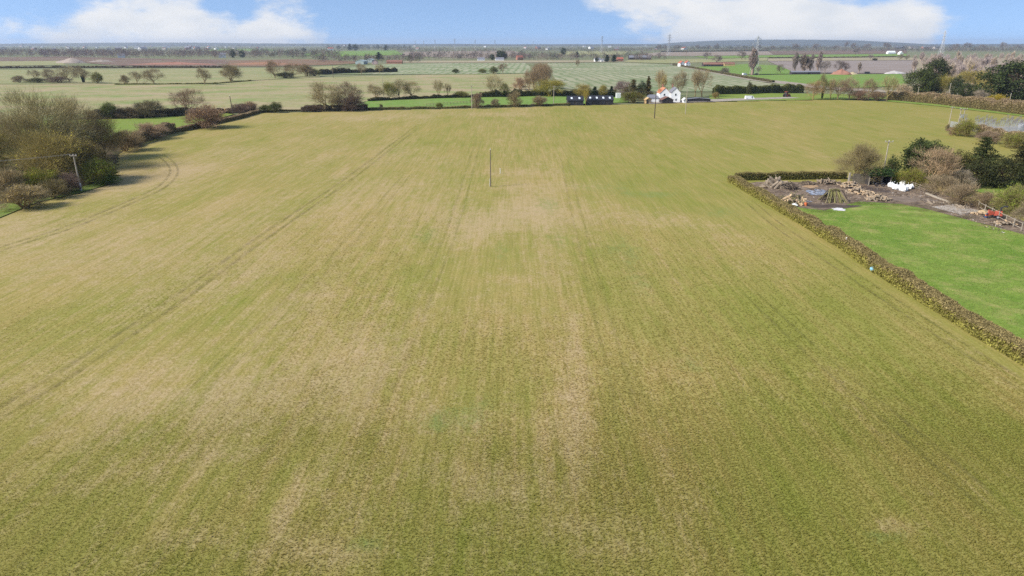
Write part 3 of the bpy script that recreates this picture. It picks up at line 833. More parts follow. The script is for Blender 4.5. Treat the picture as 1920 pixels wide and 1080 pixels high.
def tree(proto, px, by, ty, wpx, col, label, name='bare_tree', cat='tree', group=None, rz=None, sub=('trunk', 'crown'), dz=0.0):
    """a thing with its trunk and crown; the prototype meshes are shared"""
    global TREES; TREES += 1
    h = height_of(by, ty); w = m_of(wpx, by)
    e = empty(name, G(px, by, dz), random.random() * 6.28 if rz is None else rz, label, cat, group)
    e.scale = (w, w, h)
    tm, cm = PROTO[proto]; col = (col[0] * 1.04, col[1] * .98, col[2] * .78)
    a = add_obj(sub[0], tm, e); b = add_obj(sub[1], cm, e)
    a.color = (min(1, col[0] * 1.25), min(1, col[1] * 1.25), min(1, col[2] * 1.25), 1) if proto not in ('yew_a', 'yew_b', 'holm', 'spruce', 'cedar', 'cypress') else (.2, .15, .11, 1)
    k = 1.25 if proto not in ('yew_a', 'yew_b', 'holm', 'spruce', 'cedar', 'cypress') else 1.1
    b.color = (min(1, col[0] * k), min(1, col[1] * k), min(1, col[2] * k), 1)
    return e


def bush(proto, px, by, ty, wpx, col, label, name='bush', group=None):
    return tree(proto, px, by, ty, wpx, col, label, name, 'bush', group, sub=('stems', 'crown'))


HEDGE_N = 0


def hedge(pix, width, height, label, pal_top, pal_side, dens=60, twig=.30, leaf=.11, wild=.25, name='hedge', z=0, pts=None, wt=.03, solid=True):
    """a hedge along a line: woody stems inside, twigs and small leaves through its volume"""
    global HEDGE_N; HEDGE_N += 1
    r = np.random.default_rng(500 + HEDGE_N)
    P = np.array([tuple(G(*q))[:2] for q in pix]) if pts is None else np.array(pts, float)
    seg = np.linalg.norm(np.diff(P, axis=0), axis=1); cum = np.concatenate([[0], np.cumsum(seg)]); L = cum[-1]
    n = int(L * dens)

    def along(s):
        i = np.clip(np.searchsorted(cum, s, 'right') - 1, 0, len(seg) - 1); fr = ((s - cum[i]) / seg[i])[:, None]
        return P[i] * (1 - fr) + P[i + 1] * fr, np.stack([(P[i + 1] - P[i])[:, 1], -(P[i + 1] - P[i])[:, 0]], 1) / seg[i][:, None]

    A = Acc(); o0 = P[0]
    hs = lambda s: height * (1 + wild * 2 * (fbm(s * .35 + HEDGE_N * 7, s * 0 + 2.2, 3) - .5))
    ws = lambda s: width * (1 + wild * 1.2 * (fbm(s * .3 + HEDGE_N * 3, s * 0 + 8.2, 3) - .5))
    # twigs
    s = r.random(n) * L; c, nrm = along(s); u = r.random(n) ** .7; side = (r.random(n) * 2 - 1); side = np.sign(side) * np.abs(side) ** .55
    H = hs(s); W = ws(s); zz = u * H * .96; prof = 1 - .35 * np.clip((u - .7) / .3, 0, 1) ** 2
    xy = c + nrm * (side * W * .5 * prof)[:, None]
    st = np.stack([xy[:, 0] - o0[0], xy[:, 1] - o0[1], zz], 1)
    out = np.stack([nrm[:, 0] * side, nrm[:, 1] * side, .35 + .8 * u], 1)
    d = unit(out + r.normal(size=(n, 3)) * .55)
    tw = polyl(r, st, d, twig * (.4 + .9 * r.random(n)), 2, .25, .06); tw[:, :, 2] = np.maximum(tw[:, :, 2], .02)
    vf = slivers(r, tw, np.full(n, wt) * (.5 + .8 * r.random(n)))
    tone = (.65 + .6 * r.random(n))[:, None] * np.where((u > .72)[:, None], np.array(pal_top), np.array(pal_top) * .35 + np.array(pal_side) * .65)
    A.add(vf, perface=np.tile(np.repeat(tone, 2, 0), (2, 1))[:len(vf[1])])
    # leaves on the sides
    m = int(n * .9); s = r.random(m) * L; c, nrm = along(s); u = r.random(m); side = np.where(r.random(m) < .5, -1, 1) * (.72 + .35 * r.random(m))
    H = hs(s); W = ws(s); xy = c + nrm * (side * W * .5)[:, None]; q = np.stack([xy[:, 0] - o0[0], xy[:, 1] - o0[1], .05 + u * H * .92], 1)
    vf = leaf_quads(r, q, leaf); tone = (.6 + .8 * r.random(m))[:, None] * np.where((r.random(m) < np.clip(1.35 - u * 1.1, .2, 1))[:, None], np.array(pal_side), np.array(pal_top))
    A.add(vf, perface=np.tile(tone, (2, 1)))
    # leaves and clipped ends over the top
    m = int(n * .7); s = r.random(m) * L; c, nrm = along(s); side = r.random(m) * 2 - 1; H = hs(s); W = ws(s); xy = c + nrm * (side * W * .48)[:, None]
    q = np.stack([xy[:, 0] - o0[0], xy[:, 1] - o0[1], H * (.90 + .10 * r.random(m))], 1)
    vf = leaf_quads(r, q, leaf * .9); A.add(vf, perface=np.tile((.6 + .7 * r.random(m))[:, None] * np.array(pal_top), (2, 1)))
    if solid:  # the packed woody middle
        k = max(2, int(L / 1.0)); s = np.linspace(0, L, k); c, nrm = along(s); H = hs(s) * .80; W = ws(s) * .34
        v = []
        for sg, hh in ((-1, 0), (-1, 1), (1, 1), (1, 0)):
            xy = c + nrm * (sg * W * (1 - .25 * hh))[:, None]; v.append(np.stack([xy[:, 0] - o0[0], xy[:, 1] - o0[1], H * hh + .0], 1))
        v = np.stack(v, 1).reshape(-1, 3); i = np.arange(k - 1)[:, None] * 4; f = []
        for a, b in ((0, 1), (1, 2), (2, 3)):
            f += [np.concatenate([i + a, i + b, i + b + 4], 1), np.concatenate([i + a, i + b + 4, i + a + 4], 1)]
        A.add((v, np.concatenate(f)), np.array(pal_side) * .5 + np.array(pal_top) * .5)
    v, f, t = A.get(); t = t * np.array([1.72, 1.70, 1.35])
    o = add_obj(name, mesh_np(name, v, f, [M_HEDGE], t), loc=(o0[0], o0[1], z))
    return tag(o, label, 'hedge')


# ------------------------------------------------------------------ hedges
BRN = (.165, .132, .070); HGR = (.165, .152, .046); HDK = (.075, .075, .032); HOL = (.16, .145, .05); HPK = (.22, .165, .12)
hedge(None, 2.1, 1.75, 'long clipped hedge with brown top and yellow-green side running beside the bright paddock', BRN, HGR, dens=520, leaf=.15, twig=.34, wt=.022, wild=.38,
      pts=[(55.2, 30), (54.8, 64.5), (54.5, 90), (54.7, 100), (55.3, 109), (54.9, 135), (54.1, 167)])
hedge([(1378, 338), (1450, 337), (1585, 335)], 1.5, 1.9, 'dark clipped hedge along the back of the log yard', (.15, .125, .06), (.085, .085, .03), dens=330, leaf=.16, wt=.025)
hedge([(236, 278), (262, 268), (300, 256), (325, 249)], 2.6, 3.6, 'tall loose brown hedge running out from the grove', HPK, (.15, .125, .06), dens=300, leaf=.2, twig=.7, wt=.03, wild=.5)
hedge([(318, 251), (356, 243), (420, 229), (450, 222), (484, 212)], 1.7, 1.7, 'low trimmed brown hedge below the rounded pinkish bush', HPK, (.15, .12, .06), dens=220, leaf=.2, wt=.03)
hedge([(165, 224), (230, 222), (345, 217), (372, 214)], 2.6, 3.4, 'dark thick hedge across the top of the small green pasture', (.10, .08, .06), (.055, .048, .038), dens=260, leaf=.24, twig=.7, wt=.035, wild=.4)
hedge([(400, 213), (440, 211), (480, 209)], 2.2, 2.2, 'dark hedge around the foot of the leaning pole', (.12, .09, .075), (.06, .05, .04), dens=180, leaf=.25, twig=.6, wt=.035, wild=.5)
hedge([(480, 211), (520, 209.5), (570, 208.5)], 1.6, .9, 'low rough hedge bottom between the dark bushes', (.12, .10, .06), (.09, .08, .03), dens=120, leaf=.22, wt=.04)
hedge([(565, 209), (605, 208), (690, 206.5)], 2.6, 2.6, 'dark bramble hedge at the foot of the big pale bare trees', (.13, .10, .08), (.07, .06, .045), dens=220, leaf=.25, twig=.7, wt=.035, wild=.5)
hedge([(690, 206), (820, 204), (960, 200.5), (1068, 197.5)], 1.2, 1.1, 'thin low field hedge in front of the green hay pasture', (.17, .14, .08), (.13, .125, .04), dens=110, leaf=.2, wt=.035, wild=.6)
hedge([(690, 190), (760, 186.5), (850, 183.5), (900, 182.5)], 2.0, 1.8, 'dark hedge along the far side of the hay pasture', (.12, .10, .06), (.06, .06, .03), dens=130, leaf=.26, wt=.04, wild=.6)
hedge([(900, 182.5), (1000, 180.5), (1060, 180), (1155, 181)], 2.6, 3.6, 'dark garden hedge behind the long black barns', (.11, .10, .055), (.05, .055, .028), dens=200, leaf=.28, twig=.7, wt=.045, wild=.55)
hedge([(1337, 177.5), (1400, 176), (1460, 174), (1505, 173.5)], 3.2, 5.0, 'tall dark green hedge with pale gaps beside the farm track', (.10, .105, .045), (.06, .07, .028), dens=260, leaf=.32, twig=.8, wt=.05, wild=.35)
hedge([(1664, 187), (1720, 190.5), (1790, 199), (1850, 206), (1935, 217)], 4.5, 5.0, 'broad brown winter hedge closing the crop field below the evergreens', HPK, (.14, .115, .06), dens=420, leaf=.28, twig=.9, wt=.04, wild=.45)
hedge([(1262, 122), (1300, 128.5), (1400, 147), (1450, 155)], 2.5, 2.0, 'thin dark roadside hedge beside the pale farm track', (.12, .10, .07), (.08, .075, .04), dens=60, leaf=.35, wt=.07, wild=.5)
hedge([(1835, 256), (1870, 262), (1935, 270)], 2.6, 3.4, 'brown hedge in front of the electricity substation', HPK, (.13, .11, .06), dens=260, leaf=.22, twig=.7, wt=.035, wild=.5)
hedge([(600, 139.5), (640, 137.5), (745, 135)], 3.5, 4.2, 'dark bushy hedge between stubble and striped field', (.11, .10, .06), (.06, .06, .035), dens=150, leaf=.4, twig=1.0, wt=.07, wild=.7)
hedge([(215, 159), (300, 158.5), (400, 157.5), (470, 152)], 1.5, .9, 'faint low field boundary of rough grass under the lone oaks', (.16, .15, .07), (.14, .14, .05), dens=25, leaf=.4, wt=.08, wild=.6)
hedge([(-60, 128.5), (60, 127.5), (220, 127), (430, 127)], 3.0, 2.0, 'dark ragged hedge below the red earthworks', (.14, .10, .08), (.09, .08, .045), dens=40, leaf=.5, twig=.9, wt=.09, wild=.8)
hedge([(1440, 109.5), (1560, 108.5), (1700, 107)], 3.0, 2.4, 'far dark hedge dividing the green strip from the straw field', (.12, .10, .08), (.09, .075, .05), dens=22, leaf=.6, wt=.12, wild=.6)
hedge([(1240, 97.5), (1340, 96.5), (1440, 95.5)], 5.0, 4.0, 'hazy dark hedge above the pale ploughed strip', (.11, .09, .075), (.08, .07, .05), dens=12, leaf=.9, wt=.2, wild=.6)

# ------------------------------------------------------------------ the grove and field trees
tree('grove_a', 90, 318, 176, 150, (.30, .27, .155), 'tallest many-stemmed bare tree in the roadside grove, pale branches')
tree('grove_a', 158, 300, 186, 100, (.245, .205, .125), 'bare tree with grey-brown top behind the olive rounded tree')
tree('grove_b', 106, 346, 248, 122, (.285, .240, .105), 'rounded olive-brown bare tree standing in front of the grove', rz=1.0)
tree('grove_b', 192, 298, 226, 84, (.20, .16, .08), 'dark dense bare tree where the grove meets the loose hedge')
tree('grove_a', 6, 318, 205, 90, (.25, .195, .16), 'purplish bare tree cut by the picture edge in the grove')
tree('grove_a', 48, 330, 215, 90, (.25, .215, .12), 'slim brown bare tree beside the tallest grove tree')
tree('grove_b', -30, 345, 230, 110, OL, 'olive bare tree mostly outside the frame by the grove')
tree('grove_b', 160, 338, 262, 84, (.17, .14, .075), 'small bare tree just behind the pole with the pale foot')
bush('shrub_a', 20, 372, 318, 84, (.28, .225, .14), 'grey-brown bush behind the short rail fence')
bush('shrub_b', 78, 364, 318, 70, (.22, .20, .06), 'yellow-olive bush in front of the rounded olive tree')
bush('shrub_c', 48, 390, 348, 76, (.29, .24, .16), 'pale grey-brown bramble bush at the grassy field edge')
bush('shrub_a', 100, 372, 338, 56, (.17, .145, .08), 'dark olive bush between the bramble and the pole')
bush('shrub_a', 125, 362, 326, 52, (.15, .11, .10), 'dark purplish bush close beside the pole foot')
bush('shrub_b', 186, 346, 300, 62, (.17, .17, .06), 'leafy olive bush just past the pole')
bush('shrub_b', 206, 345, 328, 40, (.11, .16, .045), 'low green bramble in the tree shade beyond the pole')
bush('shrub_a', 235, 284, 246, 70, (.20, .155, .10), 'brown bush where the loose hedge leaves the grove')
bush('shrub_a', 280, 262, 232, 66, PK, 'bare bush leaning over the loose brown hedge')
bush('shrub_c', 386, 240, 199, 72, (.26, .185, .15), 'big rounded pinkish-brown bush on the trimmed hedge')
bush('shrub_b', 208, 222, 193, 32, (.11, .12, .05), 'small dark upright bush in the pasture hedge')
bush('shrub_a', 284, 220, 189, 60, (.15, .13, .085), 'broad grey-brown bush in the pasture hedge')
bush('shrub_a', 243, 222, 201, 42, (.13, .10, .075), 'low brown bush between two taller ones in the pasture hedge')
tree('oak_b', 354, 214, 168, 58, (.20, .145, .11), 'spreading bare oak above the dark pasture hedge', 'bare_oak')
bush('shrub_a', 450, 213, 195, 42, (.16, .115, .105), 'dark purple bush beside the leaning pole')
bush('shrub_c', 468, 211, 191, 30, PK, 'pale brown bush right after the leaning pole')
bush('shrub_b', 496, 210, 197, 24, (.11, .11, .05), 'smaller of two dark round bushes in the hedge gap')
bush('shrub_b', 516, 211, 192, 26, (.10, .105, .05), 'taller of two dark round bushes in the hedge gap')
bush('shrub_a', 588, 209, 197, 44, (.12, .09, .075), 'low dark bramble at the start of the bramble hedge')
tree('oak_b', 613, 208, 154, 60, (.27, .235, .15), 'wide pale bare tree standing over the bramble hedge')
tree('grove_a', 636, 207, 172, 34, (.24, .20, .12), 'short pale bare tree beside the wide one')
tree('ivy_tree', 658, 207, 156, 44, (.20, .155, .12), 'ivy-clad bare tree above a dark bush')
bush('shrub_a', 662, 208, 181, 48, (.14, .105, .095), 'big dark purplish bush under the ivy-clad tree')
tree('oak_c', 705, 188, 158, 36, (.25, .21, .14), 'first bare tree on the far hay pasture hedge')
tree('willow', 729, 187, 155, 32, (.20, .19, .075), 'yellow-green bare tree on the far hay pasture hedge')
tree('oak_a', 749, 186, 149, 34, (.26, .23, .15), 'tall pale bare tree on the far hay pasture hedge')
tree('oak_b', 773, 185, 153, 36, (.25, .21, .13), 'spreading bare tree at the end of the hedge row')
tree('ash', 822, 184, 150, 24, (.27, .23, .15), 'slender pale bare tree standing apart behind the pasture')
tree('ash', 839, 183, 156, 14, (.22, .18, .12), 'narrow bare sapling next to the slender tree')
bush('shrub_b', 866, 183, 171, 28, (.19, .165, .07), 'olive bush behind the pasture pole')
tree('oak_c', 928, 182, 140, 34, (.30, .26, .17), 'tall pale yellowish bare tree behind the pasture')
tree('ivy_tree', 946, 182, 157, 24, (.20, .19, .075), 'greenish ivy-wrapped tree next to the tall pale one')
bush('shrub_a', 896, 203, 175, 24, (.22, .165, .13), 'tall brown bush by the crossarm pole')
bush('shrub_b', 824, 203.5, 193, 14, (.15, .16, .06), 'small round bush on the thin field hedge')
bush('shrub_a', 715, 205, 195, 8, (.22, .18, .10), 'little upright bush on the thin field hedge')
bush('shrub_a', 928, 201, 186, 18, (.20, .165, .12), 'thin bare bush in the pasture fence line')
bush('shrub_a', 965, 200.5, 172, 30, (.21, .175, .11), 'bare bush on the fence near the hay pasture end')
bush('shrub_c', 1012, 199, 180, 26, (.24, .20, .15), 'pale bare bush before the first barn')
tree('willow', 1030, 181, 150, 58, (.22, .195, .05), 'wide yellow-green willow in front of the brown copse', 'willow_tree')
for i, (px, by, ty, w) in enumerate([(992, 172, 132, 22), (1003, 176, 128, 26), (1013, 172, 124, 26), (1005, 160, 122, 22), (1015, 160, 119, 24), (1022, 166, 122, 26), (1024, 152, 119, 22), (1010, 150, 118, 20)]):
    tree(['oak_c', 'ash', 'oak_a'][i % 3], px, by, ty, w, (.22, .165, .115), 'bare brown tree packed into the narrow copse between the fields', group='trees of the narrow copse')
bush('shrub_a', 975, 168, 146, 34, PK, 'low brown thicket beside the narrow copse')
tree('willow', 1092, 183, 158, 30, (.24, .19, .07), 'golden-brown tree behind the shorter barn')
tree('ash', 1098, 197, 166, 13, (.28, .23, .06), 'yellowish young tree between the two barns')
tree('cypress', 1115, 182, 163, 12, EV, 'small dark conifer behind the longer barn', 'conifer_tree')
tree('willow', 1130, 182, 160, 20, (.22, .19, .07), 'olive young tree behind the longer barn')
tree('cypress', 1146, 182, 162, 9, EVD, 'thin dark conifer by the white container', 'conifer_tree')
tree('shrub_a', 1165, 178, 152, 30, (.22, .17, .18), 'mauve bare tree above the white container')
tree('cedar', 1186, 188, 150, 32, (.105, .085, .030), 'broad brownish conifer beside the white house', 'conifer_tree')
tree('yew_a', 1203, 184, 153, 18, EVD, 'dark round evergreen behind the brownish conifer', 'evergreen_tree')
tree('spruce', 1214, 184, 144, 15, (.10, .085, .03), 'narrow tall conifer behind the white house', 'conifer_tree')
bush('shrub_b', 1188, 192, 172, 44, (.14, .12, .05), 'dark garden shrubbery left of the wooden shed')
tree('ash', 1236, 180, 132, 24, (.29, .225, .14), 'tall bare tree rising behind the orange roof')
tree('ash', 1244, 184, 141, 14, (.30, .24, .11), 'slimmer yellowish bare tree behind the orange roof')
tree('oak_c', 1272, 183, 133, 30, (.23, .19, .13), 'tall bare tree right behind the white house')
tree('ash', 1303, 181, 131, 24, (.25, .205, .14), 'left of the twin tall bare trees past the white house')
tree('ash', 1316, 182, 130, 32, (.25, .205, .14), 'right of the twin tall bare trees past the white house')
tree('yew_b', 1404, 177, 154, 10, (.07, .075, .035), 'small dark evergreen poking out of the tall hedge', 'evergreen_tree')
bush('shrub_c', 1341, 185, 173, 12, (.24, .19, .09), 'straw-coloured bush by the parked white car')
# middle-distance trees on the stubble fields -------------------------------------
bush('shrub_a', 37, 155, 142, 24, (.22, .18, .13), 'small round bush first in the row on the stubble')
tree('oak_a', 66, 150, 131, 22, (.23, .20, .14), 'small bare tree rising from a dark thicket on the stubble')
bush('shrub_b', 72, 155, 146, 34, (.12, .11, .075), 'dark thicket under the small bare tree on the stubble')
tree('oak_b', 99, 154, 129, 30, (.24, .20, .145), 'broad bare tree left of the tall one in the stubble row')
tree('oak_c', 131, 155, 124, 34, (.26, .23, .16), 'tallest pale bare tree of the stubble row')
bush('shrub_a', 112, 155, 143, 44, (.17, .13, .12), 'mauve undergrowth below the stubble row trees')
tree('ivy_tree', 157, 155, 126, 32, (.22, .19, .13), 'bare tree with a thick dark ivy trunk on the stubble')
bush('shrub_b', 183, 156, 136, 20, (.19, .17, .08), 'rounded olive bush after the ivy tree')
bush('shrub_a', 234, 157, 141, 18, (.22, .185, .12), 'small brown bush starting the second tree group')
tree('oak_a', 257, 157, 134, 24, (.24, .21, .14), 'bare tree with dark foot in the second tree group')
tree('oak_b', 289, 158, 129, 38, (.21, .175, .12), 'broad spreading oak ending the second tree group', 'bare_oak')
tree('oak_c', 384, 159, 127, 26, (.21, .175, .12), 'lone round-headed oak in the middle of the stubble', 'bare_oak')
tree('grove_b', 434, 152, 122, 36, (.23, .195, .13), 'lone broad bare tree with dark base on the stubble')
tree('oak_b', 516, 147, 114, 30, (.20, .155, .11), 'broad brown oak at the corner of the stubble hedge', 'bare_oak')
tree('oak_a', 548, 144, 119, 30, (.22, .17, .12), 'brown bare tree after the corner oak')
tree('grove_b', 575, 143, 121, 34, (.22, .17, .12), 'wide brown tree clump before the hedge gap')
bush('shrub_b', 535, 146, 135, 36, (.12, .11, .07), 'dark undergrowth beside the corner oak')
bush('shrub_b', 590, 143, 130, 24, (.13, .12, .07), 'dark round bush at the hedge gap')
tree('oak_c', 678, 139, 119, 20, (.26, .21, .15), 'thin bare tree standing out of the bushy field hedge')
tree('oak_a', 712, 137, 121, 18, (.26, .22, .13), 'pale bare tree at the end of the bushy field hedge')
bush('shrub_b', 855, 137, 129, 14, (.09, .10, .05), 'single dark bush alone on the striped field')
bush('shrub_b', 905, 137, 129, 16, (.17, .165, .07), 'olive bush on the striped field edge')
bush('shrub_b', 925, 138, 125, 16, (.13, .13, .07), 'upright dark bush on the striped field edge')
tree('oak_a', 943, 138, 119, 18, (.22, .18, .13), 'bare tree ending the bush group on the striped field')
tree('oak_c', 1083, 126, 112, 8, (.21, .16, .11), 'small lone tree on the striped field')
# beyond: the farms to the side
for i, (px, by, ty, w, pr, c, lb) in enumerate([
    (1410, 140, 92, 16, 'poplar_a', (.30, .23, .19), 'tall narrow bare poplar below the pylon arms'),
    (1489, 138, 99, 10, 'poplar_a', (.27, .22, .18), 'first narrow poplar behind the low stables'),
    (1506, 138, 102, 18, 'poplar_b', (.24, .19, .15), 'bushier poplar behind the low stables'),
    (1519, 138, 102, 9, 'poplar_a', (.27, .22, .18), 'thin poplar beside the bushier one'),
    (1533, 137, 97, 10, 'poplar_a', (.30, .24, .20), 'tallest narrow poplar behind the low stables'),
    (1546, 138, 114, 20, 'oak_a', (.25, .21, .17), 'rounded bare tree at the end of the stables'),
    (1570, 137, 113, 18, 'oak_b', (.22, .18, .15), 'bare tree behind the red earth heap'),
    (1583, 137, 115, 18, 'oak_c', (.23, .18, .15), 'small bare tree right of the red earth heap'),
    (1610, 137, 117, 7, 'poplar_b', (.32, .26, .20), 'pale slim tree beyond the long green pasture'),
    (1463, 138, 121, 16, 'oak_b', (.22, .19, .12), 'olive bare tree by the start of the stables'),
    (1390, 112, 96, 16, 'oak_b', (.20, .16, .13), 'round oak on the far pasture left of the pylon'),
    (1325, 112, 98, 16, 'oak_a', (.23, .19, .16), 'bare tree above the white farmhouse'),
    (1342, 119, 103, 22, 'oak_b', (.24, .19, .16), 'broad bare tree behind the long farm roof'),
    (1358, 139, 127, 18, 'shrub_a', (.22, .19, .13), 'brown bush on the farm pasture'),
    (1422, 141, 124, 10, 'ash', (.25, .21, .16), 'thin sapling right of the pylon foot'),
    (1604, 103, 90, 14, 'oak_a', (.22, .18, .16), 'dark bare tree on the far green strip'),
    (1632, 114, 101, 9, 'ash', (.28, .23, .18), 'pale sapling on the straw field'),
    (1686, 114, 101, 12, 'oak_b', (.24, .21, .13), 'olive bare tree beside the plantation'),
    (1700, 114, 103, 10, 'oak_c', (.24, .21, .13), 'second olive tree beside the plantation'),
    ]):
    tree(pr, px, by, ty, w, (c[0] * .80, c[1] * .85, c[2] * 1.12), lb, 'poplar_tree' if 'poplar' in pr else 'bare_tree')
bush('shrub_b', 1640, 114, 109, 9, (.08, .07, .055), 'two-humped dark bush on the straw field')

# right-hand hedge and evergreens ---------------------------------------------------
tree('oak_b', 1524, 187, 152, 34, (.23, .165, .10), 'brown round-headed tree on the far field edge, first of its line')
tree('ivy_tree', 1541, 185, 142, 24, (.16, .15, .08), 'dark ivy tree behind the brown round-headed one')
tree('oak_a', 1570, 186, 150, 34, (.23, .17, .13), 'reddish bare tree in the middle of the edge line')
tree('ash', 1556, 186, 148, 22, (.24, .20, .12), 'slim olive bare tree in the edge line')
tree('oak_c', 1592, 186, 145, 30, (.24, .19, .14), 'mauve-brown bare tree past the reddish one')
tree('oak_a', 1628, 187, 148, 30, (.23, .19, .13), 'bare tree over the dark thicket of the edge line')
bush('shrub_a', 1610, 187, 170, 40, (.19, .13, .11), 'purple-brown thicket in the edge line')
tree('ash', 1662, 189, 143, 30, (.26, .23, .13), 'pale olive bare tree where the broad hedge begins')
bush('shrub_c', 1645, 188, 172, 30, (.21, .16, .13), 'brown thicket beside the pale olive tree')
bush('shrub_a', 1690, 186, 158, 36, PALE, 'pale bare thicket in front of the dark yew')
tree('holm', 1747, 178, 113, 44, (.055, .070, .036), 'grey-green domed evergreen rising behind the dark yew', 'evergreen_tree')
tree('yew_b', 1724, 180, 131, 54, (.060, .080, .024), 'dark yew with jagged crown in front of the domed evergreen', 'evergreen_tree')
tree('yew_a', 1790, 182, 144, 26, EVD, 'narrow dark evergreen among the willows', 'evergreen_tree')
tree('yew_b', 1812, 184, 157, 38, (.055, .075, .028), 'lower spreading dark evergreen among the willows', 'evergreen_tree')
tree('holm', 1898, 196, 118, 105, (.052, .072, .030), 'huge rounded dark evergreen at the picture edge', 'evergreen_tree')
tree('yew_a', 1885, 176, 117, 26, (.040, .055, .028), 'dark treetop behind the huge rounded evergreen', 'evergreen_tree')
tree('willow', 1768, 180, 142, 34, (.25, .225, .085), 'yellow-green willow between the two dark evergreens', 'willow_tree')
tree('willow', 1822, 178, 132, 60, (.27, .235, .095), 'wide yellow-green willow behind the low evergreen', 'willow_tree')
tree('willow', 1852, 184, 146, 34, (.25, .215, .10), 'smaller willow against the huge evergreen', 'willow_tree')
bush('shrub_c', 1864, 203, 178, 34, GORSE, 'bright yellow-brown gorse bush on the broad hedge')
bush('shrub_a', 1835, 199, 170, 30, (.22, .19, .17), 'grey bare bush beside the gorse')
pr_ = np.random.default_rng(77)
PLANT = []
for i in range(120):
    px = 1712 + 260 * pr_.random(); by = 112 + 56 * pr_.random() ** 1.2
    if px < 1760 and by > 140: px += 70
    PLANT.append((by, px, pr_.random(), pr_.random()))
for by, px, a, b in sorted(PLANT):
    h = 14 + 6 * a; top = by - h * FPX / depth_at(by)
    tree(['poplar_b', 'ash', 'poplar_a', 'oak_c'][int(b * 4)], px, by, top, 7 * FPX / depth_at(by) * (.8 + .5 * b), (.29 + .05 * a, .25 + .04 * a, .265 + .04 * b), 'pale bare tree in the plantation behind the evergreens', group='trees of the pale plantation')
PALE2 = (.33, .275, .21)

# the trees of the log yard ------------------------------------------------------
tree('grove_b', 1606, 342, 272, 74, (.22, .185, .115), 'round bare tree with short trunk beside the dark shed')
tree('yew_a', 1668, 338, 294, 24, (.050, .075, .028), 'ivy column behind the dark shed', 'evergreen_tree')
tree('holm', 1726, 334, 266, 76, (.055, .075, .030), 'dark evergreen behind the pale bare tree of the yard', 'evergreen_tree')
tree('oak_b', 1742, 348, 276, 80, (.30, .225, .165), 'pinkish bare tree in front of the dark evergreen')
tree('cedar', 1832, 340, 259, 64, (.060, .078, .030), 'layered cedar with tiered branches over the garden', 'cedar_tree')
tree('yew_a', 1792, 340, 286, 50, (.085, .085, .030), 'olive conifer left of the layered cedar', 'conifer_tree')
tree('yew_b', 1826, 350, 304, 64, (.050, .058, .026), 'dark rounded yew below the layered cedar', 'evergreen_tree')
tree('yew_a', 1874, 352, 300, 70, (.050, .058, .026), 'dark rounded yew next to the garden lawn', 'evergreen_tree')
tree('cedar', 1908, 346, 268, 70, (.085, .085, .035), 'brownish cedar cut by the picture edge', 'cedar_tree')
tree('yew_b', 1940, 356, 300, 80, (.045, .055, .024), 'dark yew at the end of the garden row', 'evergreen_tree')
bush('shrub_a', 1766, 366, 330, 60, (.24, .195, .145), 'grey-brown bramble along the yard fence')
bush('shrub_a', 1800, 352, 318, 46, (.30, .265, .24), 'silvery bare bush leaning toward the garden')
bush('shrub_b', 1712, 349, 318, 50, (.20, .175, .07), 'olive bush behind the white sacks')
bush('shrub_a', 1805, 384, 346, 64, (.22, .175, .13), 'brown bramble above the pale timber beams')
bush('shrub_a', 1845, 392, 360, 50, (.21, .165, .12), 'brown bramble by the start of the post fence')
bush('shrub_b', 1900, 402, 350, 70, (.22, .205, .10), 'large grey-green bush behind the post fence')
bush('shrub_a', 1930, 425, 372, 60, (.24, .20, .15), 'bare bush at the end of the post fence')
bush('shrub_b', 1690, 345, 322, 34, (.22, .20, .06), 'yellowish bush right of the dark shed')
bush('shrub_b', 1812, 256, 226, 42, (.21, .185, .08), 'olive-brown bush at the foot of the twin pole')
bush('shrub_a', 1790, 253, 238, 26, (.24, .165, .14), 'reddish low bush beside the twin pole')
bush('shrub_a', 1776, 246, 233, 9, (.18, .15, .10), 'small upright bush below the single pole')
bush('shrub_a', 1850, 268, 246, 44, (.22, .17, .14), 'brown bush on the substation hedge')
bush('shrub_b', 1905, 278, 250, 50, (.21, .185, .09), 'olive bush on the substation hedge near the picture edge')


# ------------------------------------------------------------------ woods and hedgerows too far to count
def wood(name, label, spots, hgt, cols, per=70, seed=1, wide=.8):
    """spots: list of ground points; one mass of small bare crowns"""
    r = np.random.default_rng(seed); n = len(spots)
    P = np.array([tuple(p) for p in spots]); P[:, 2] = -.3
    H = hgt * (.6 + .7 * r.random(n)); W = H * wide * (.7 + .6 * r.random(n))
    d = rand_dirs(r, n * per); rad = r.random((n * per, 1)) ** .45
    c = d * rad * np.stack([np.repeat(W, per) * .5, np.repeat(W, per) * .5, np.repeat(H, per) * .42], 1)
    c = np.repeat(P, per, 0) + c; c[:, 2] += np.repeat(H, per) * .52
    dd = unit(d + np.array([0, 0, .7]) + r.normal(size=d.shape) * .3); L = np.repeat(H, per) * .16 * (.5 + r.random(n * per))
    pts = np.stack([c, c + dd * L[:, None]], 1)
    A = Acc(); vf = slivers(r, pts, np.repeat(H, per) * .022 * (.5 + r.random(n * per)))
    pal = np.array(cols)[r.integers(0, len(cols), n)]; t = np.repeat(pal, per, 0) * (.7 + .6 * r.random((n * per, 1)))
    A.add(vf, perface=np.tile(t, (2, 1)))
    st = np.stack([P, P + np.stack([0 * H, 0 * H, H * .6], 1)], 1); vf = slivers(r, st, H * .02)
    A.add(vf, perface=np.tile(pal * .9, (2, 1)))
    v, f, t = A.get(); o = add_obj(name, mesh_np(name, v, f, [M_HEDGE], t))
    return tag(o, label, 'woodland', kind='stuff')


def scat(x0, x1, y0, y1, n, seed, edge=None):
    r = np.random.default_rng(seed); out = []
    for i in range(n):
        out.append(G(x0 + (x1 - x0) * r.random(), y0 + (y1 - y0) * r.random()))
    return out


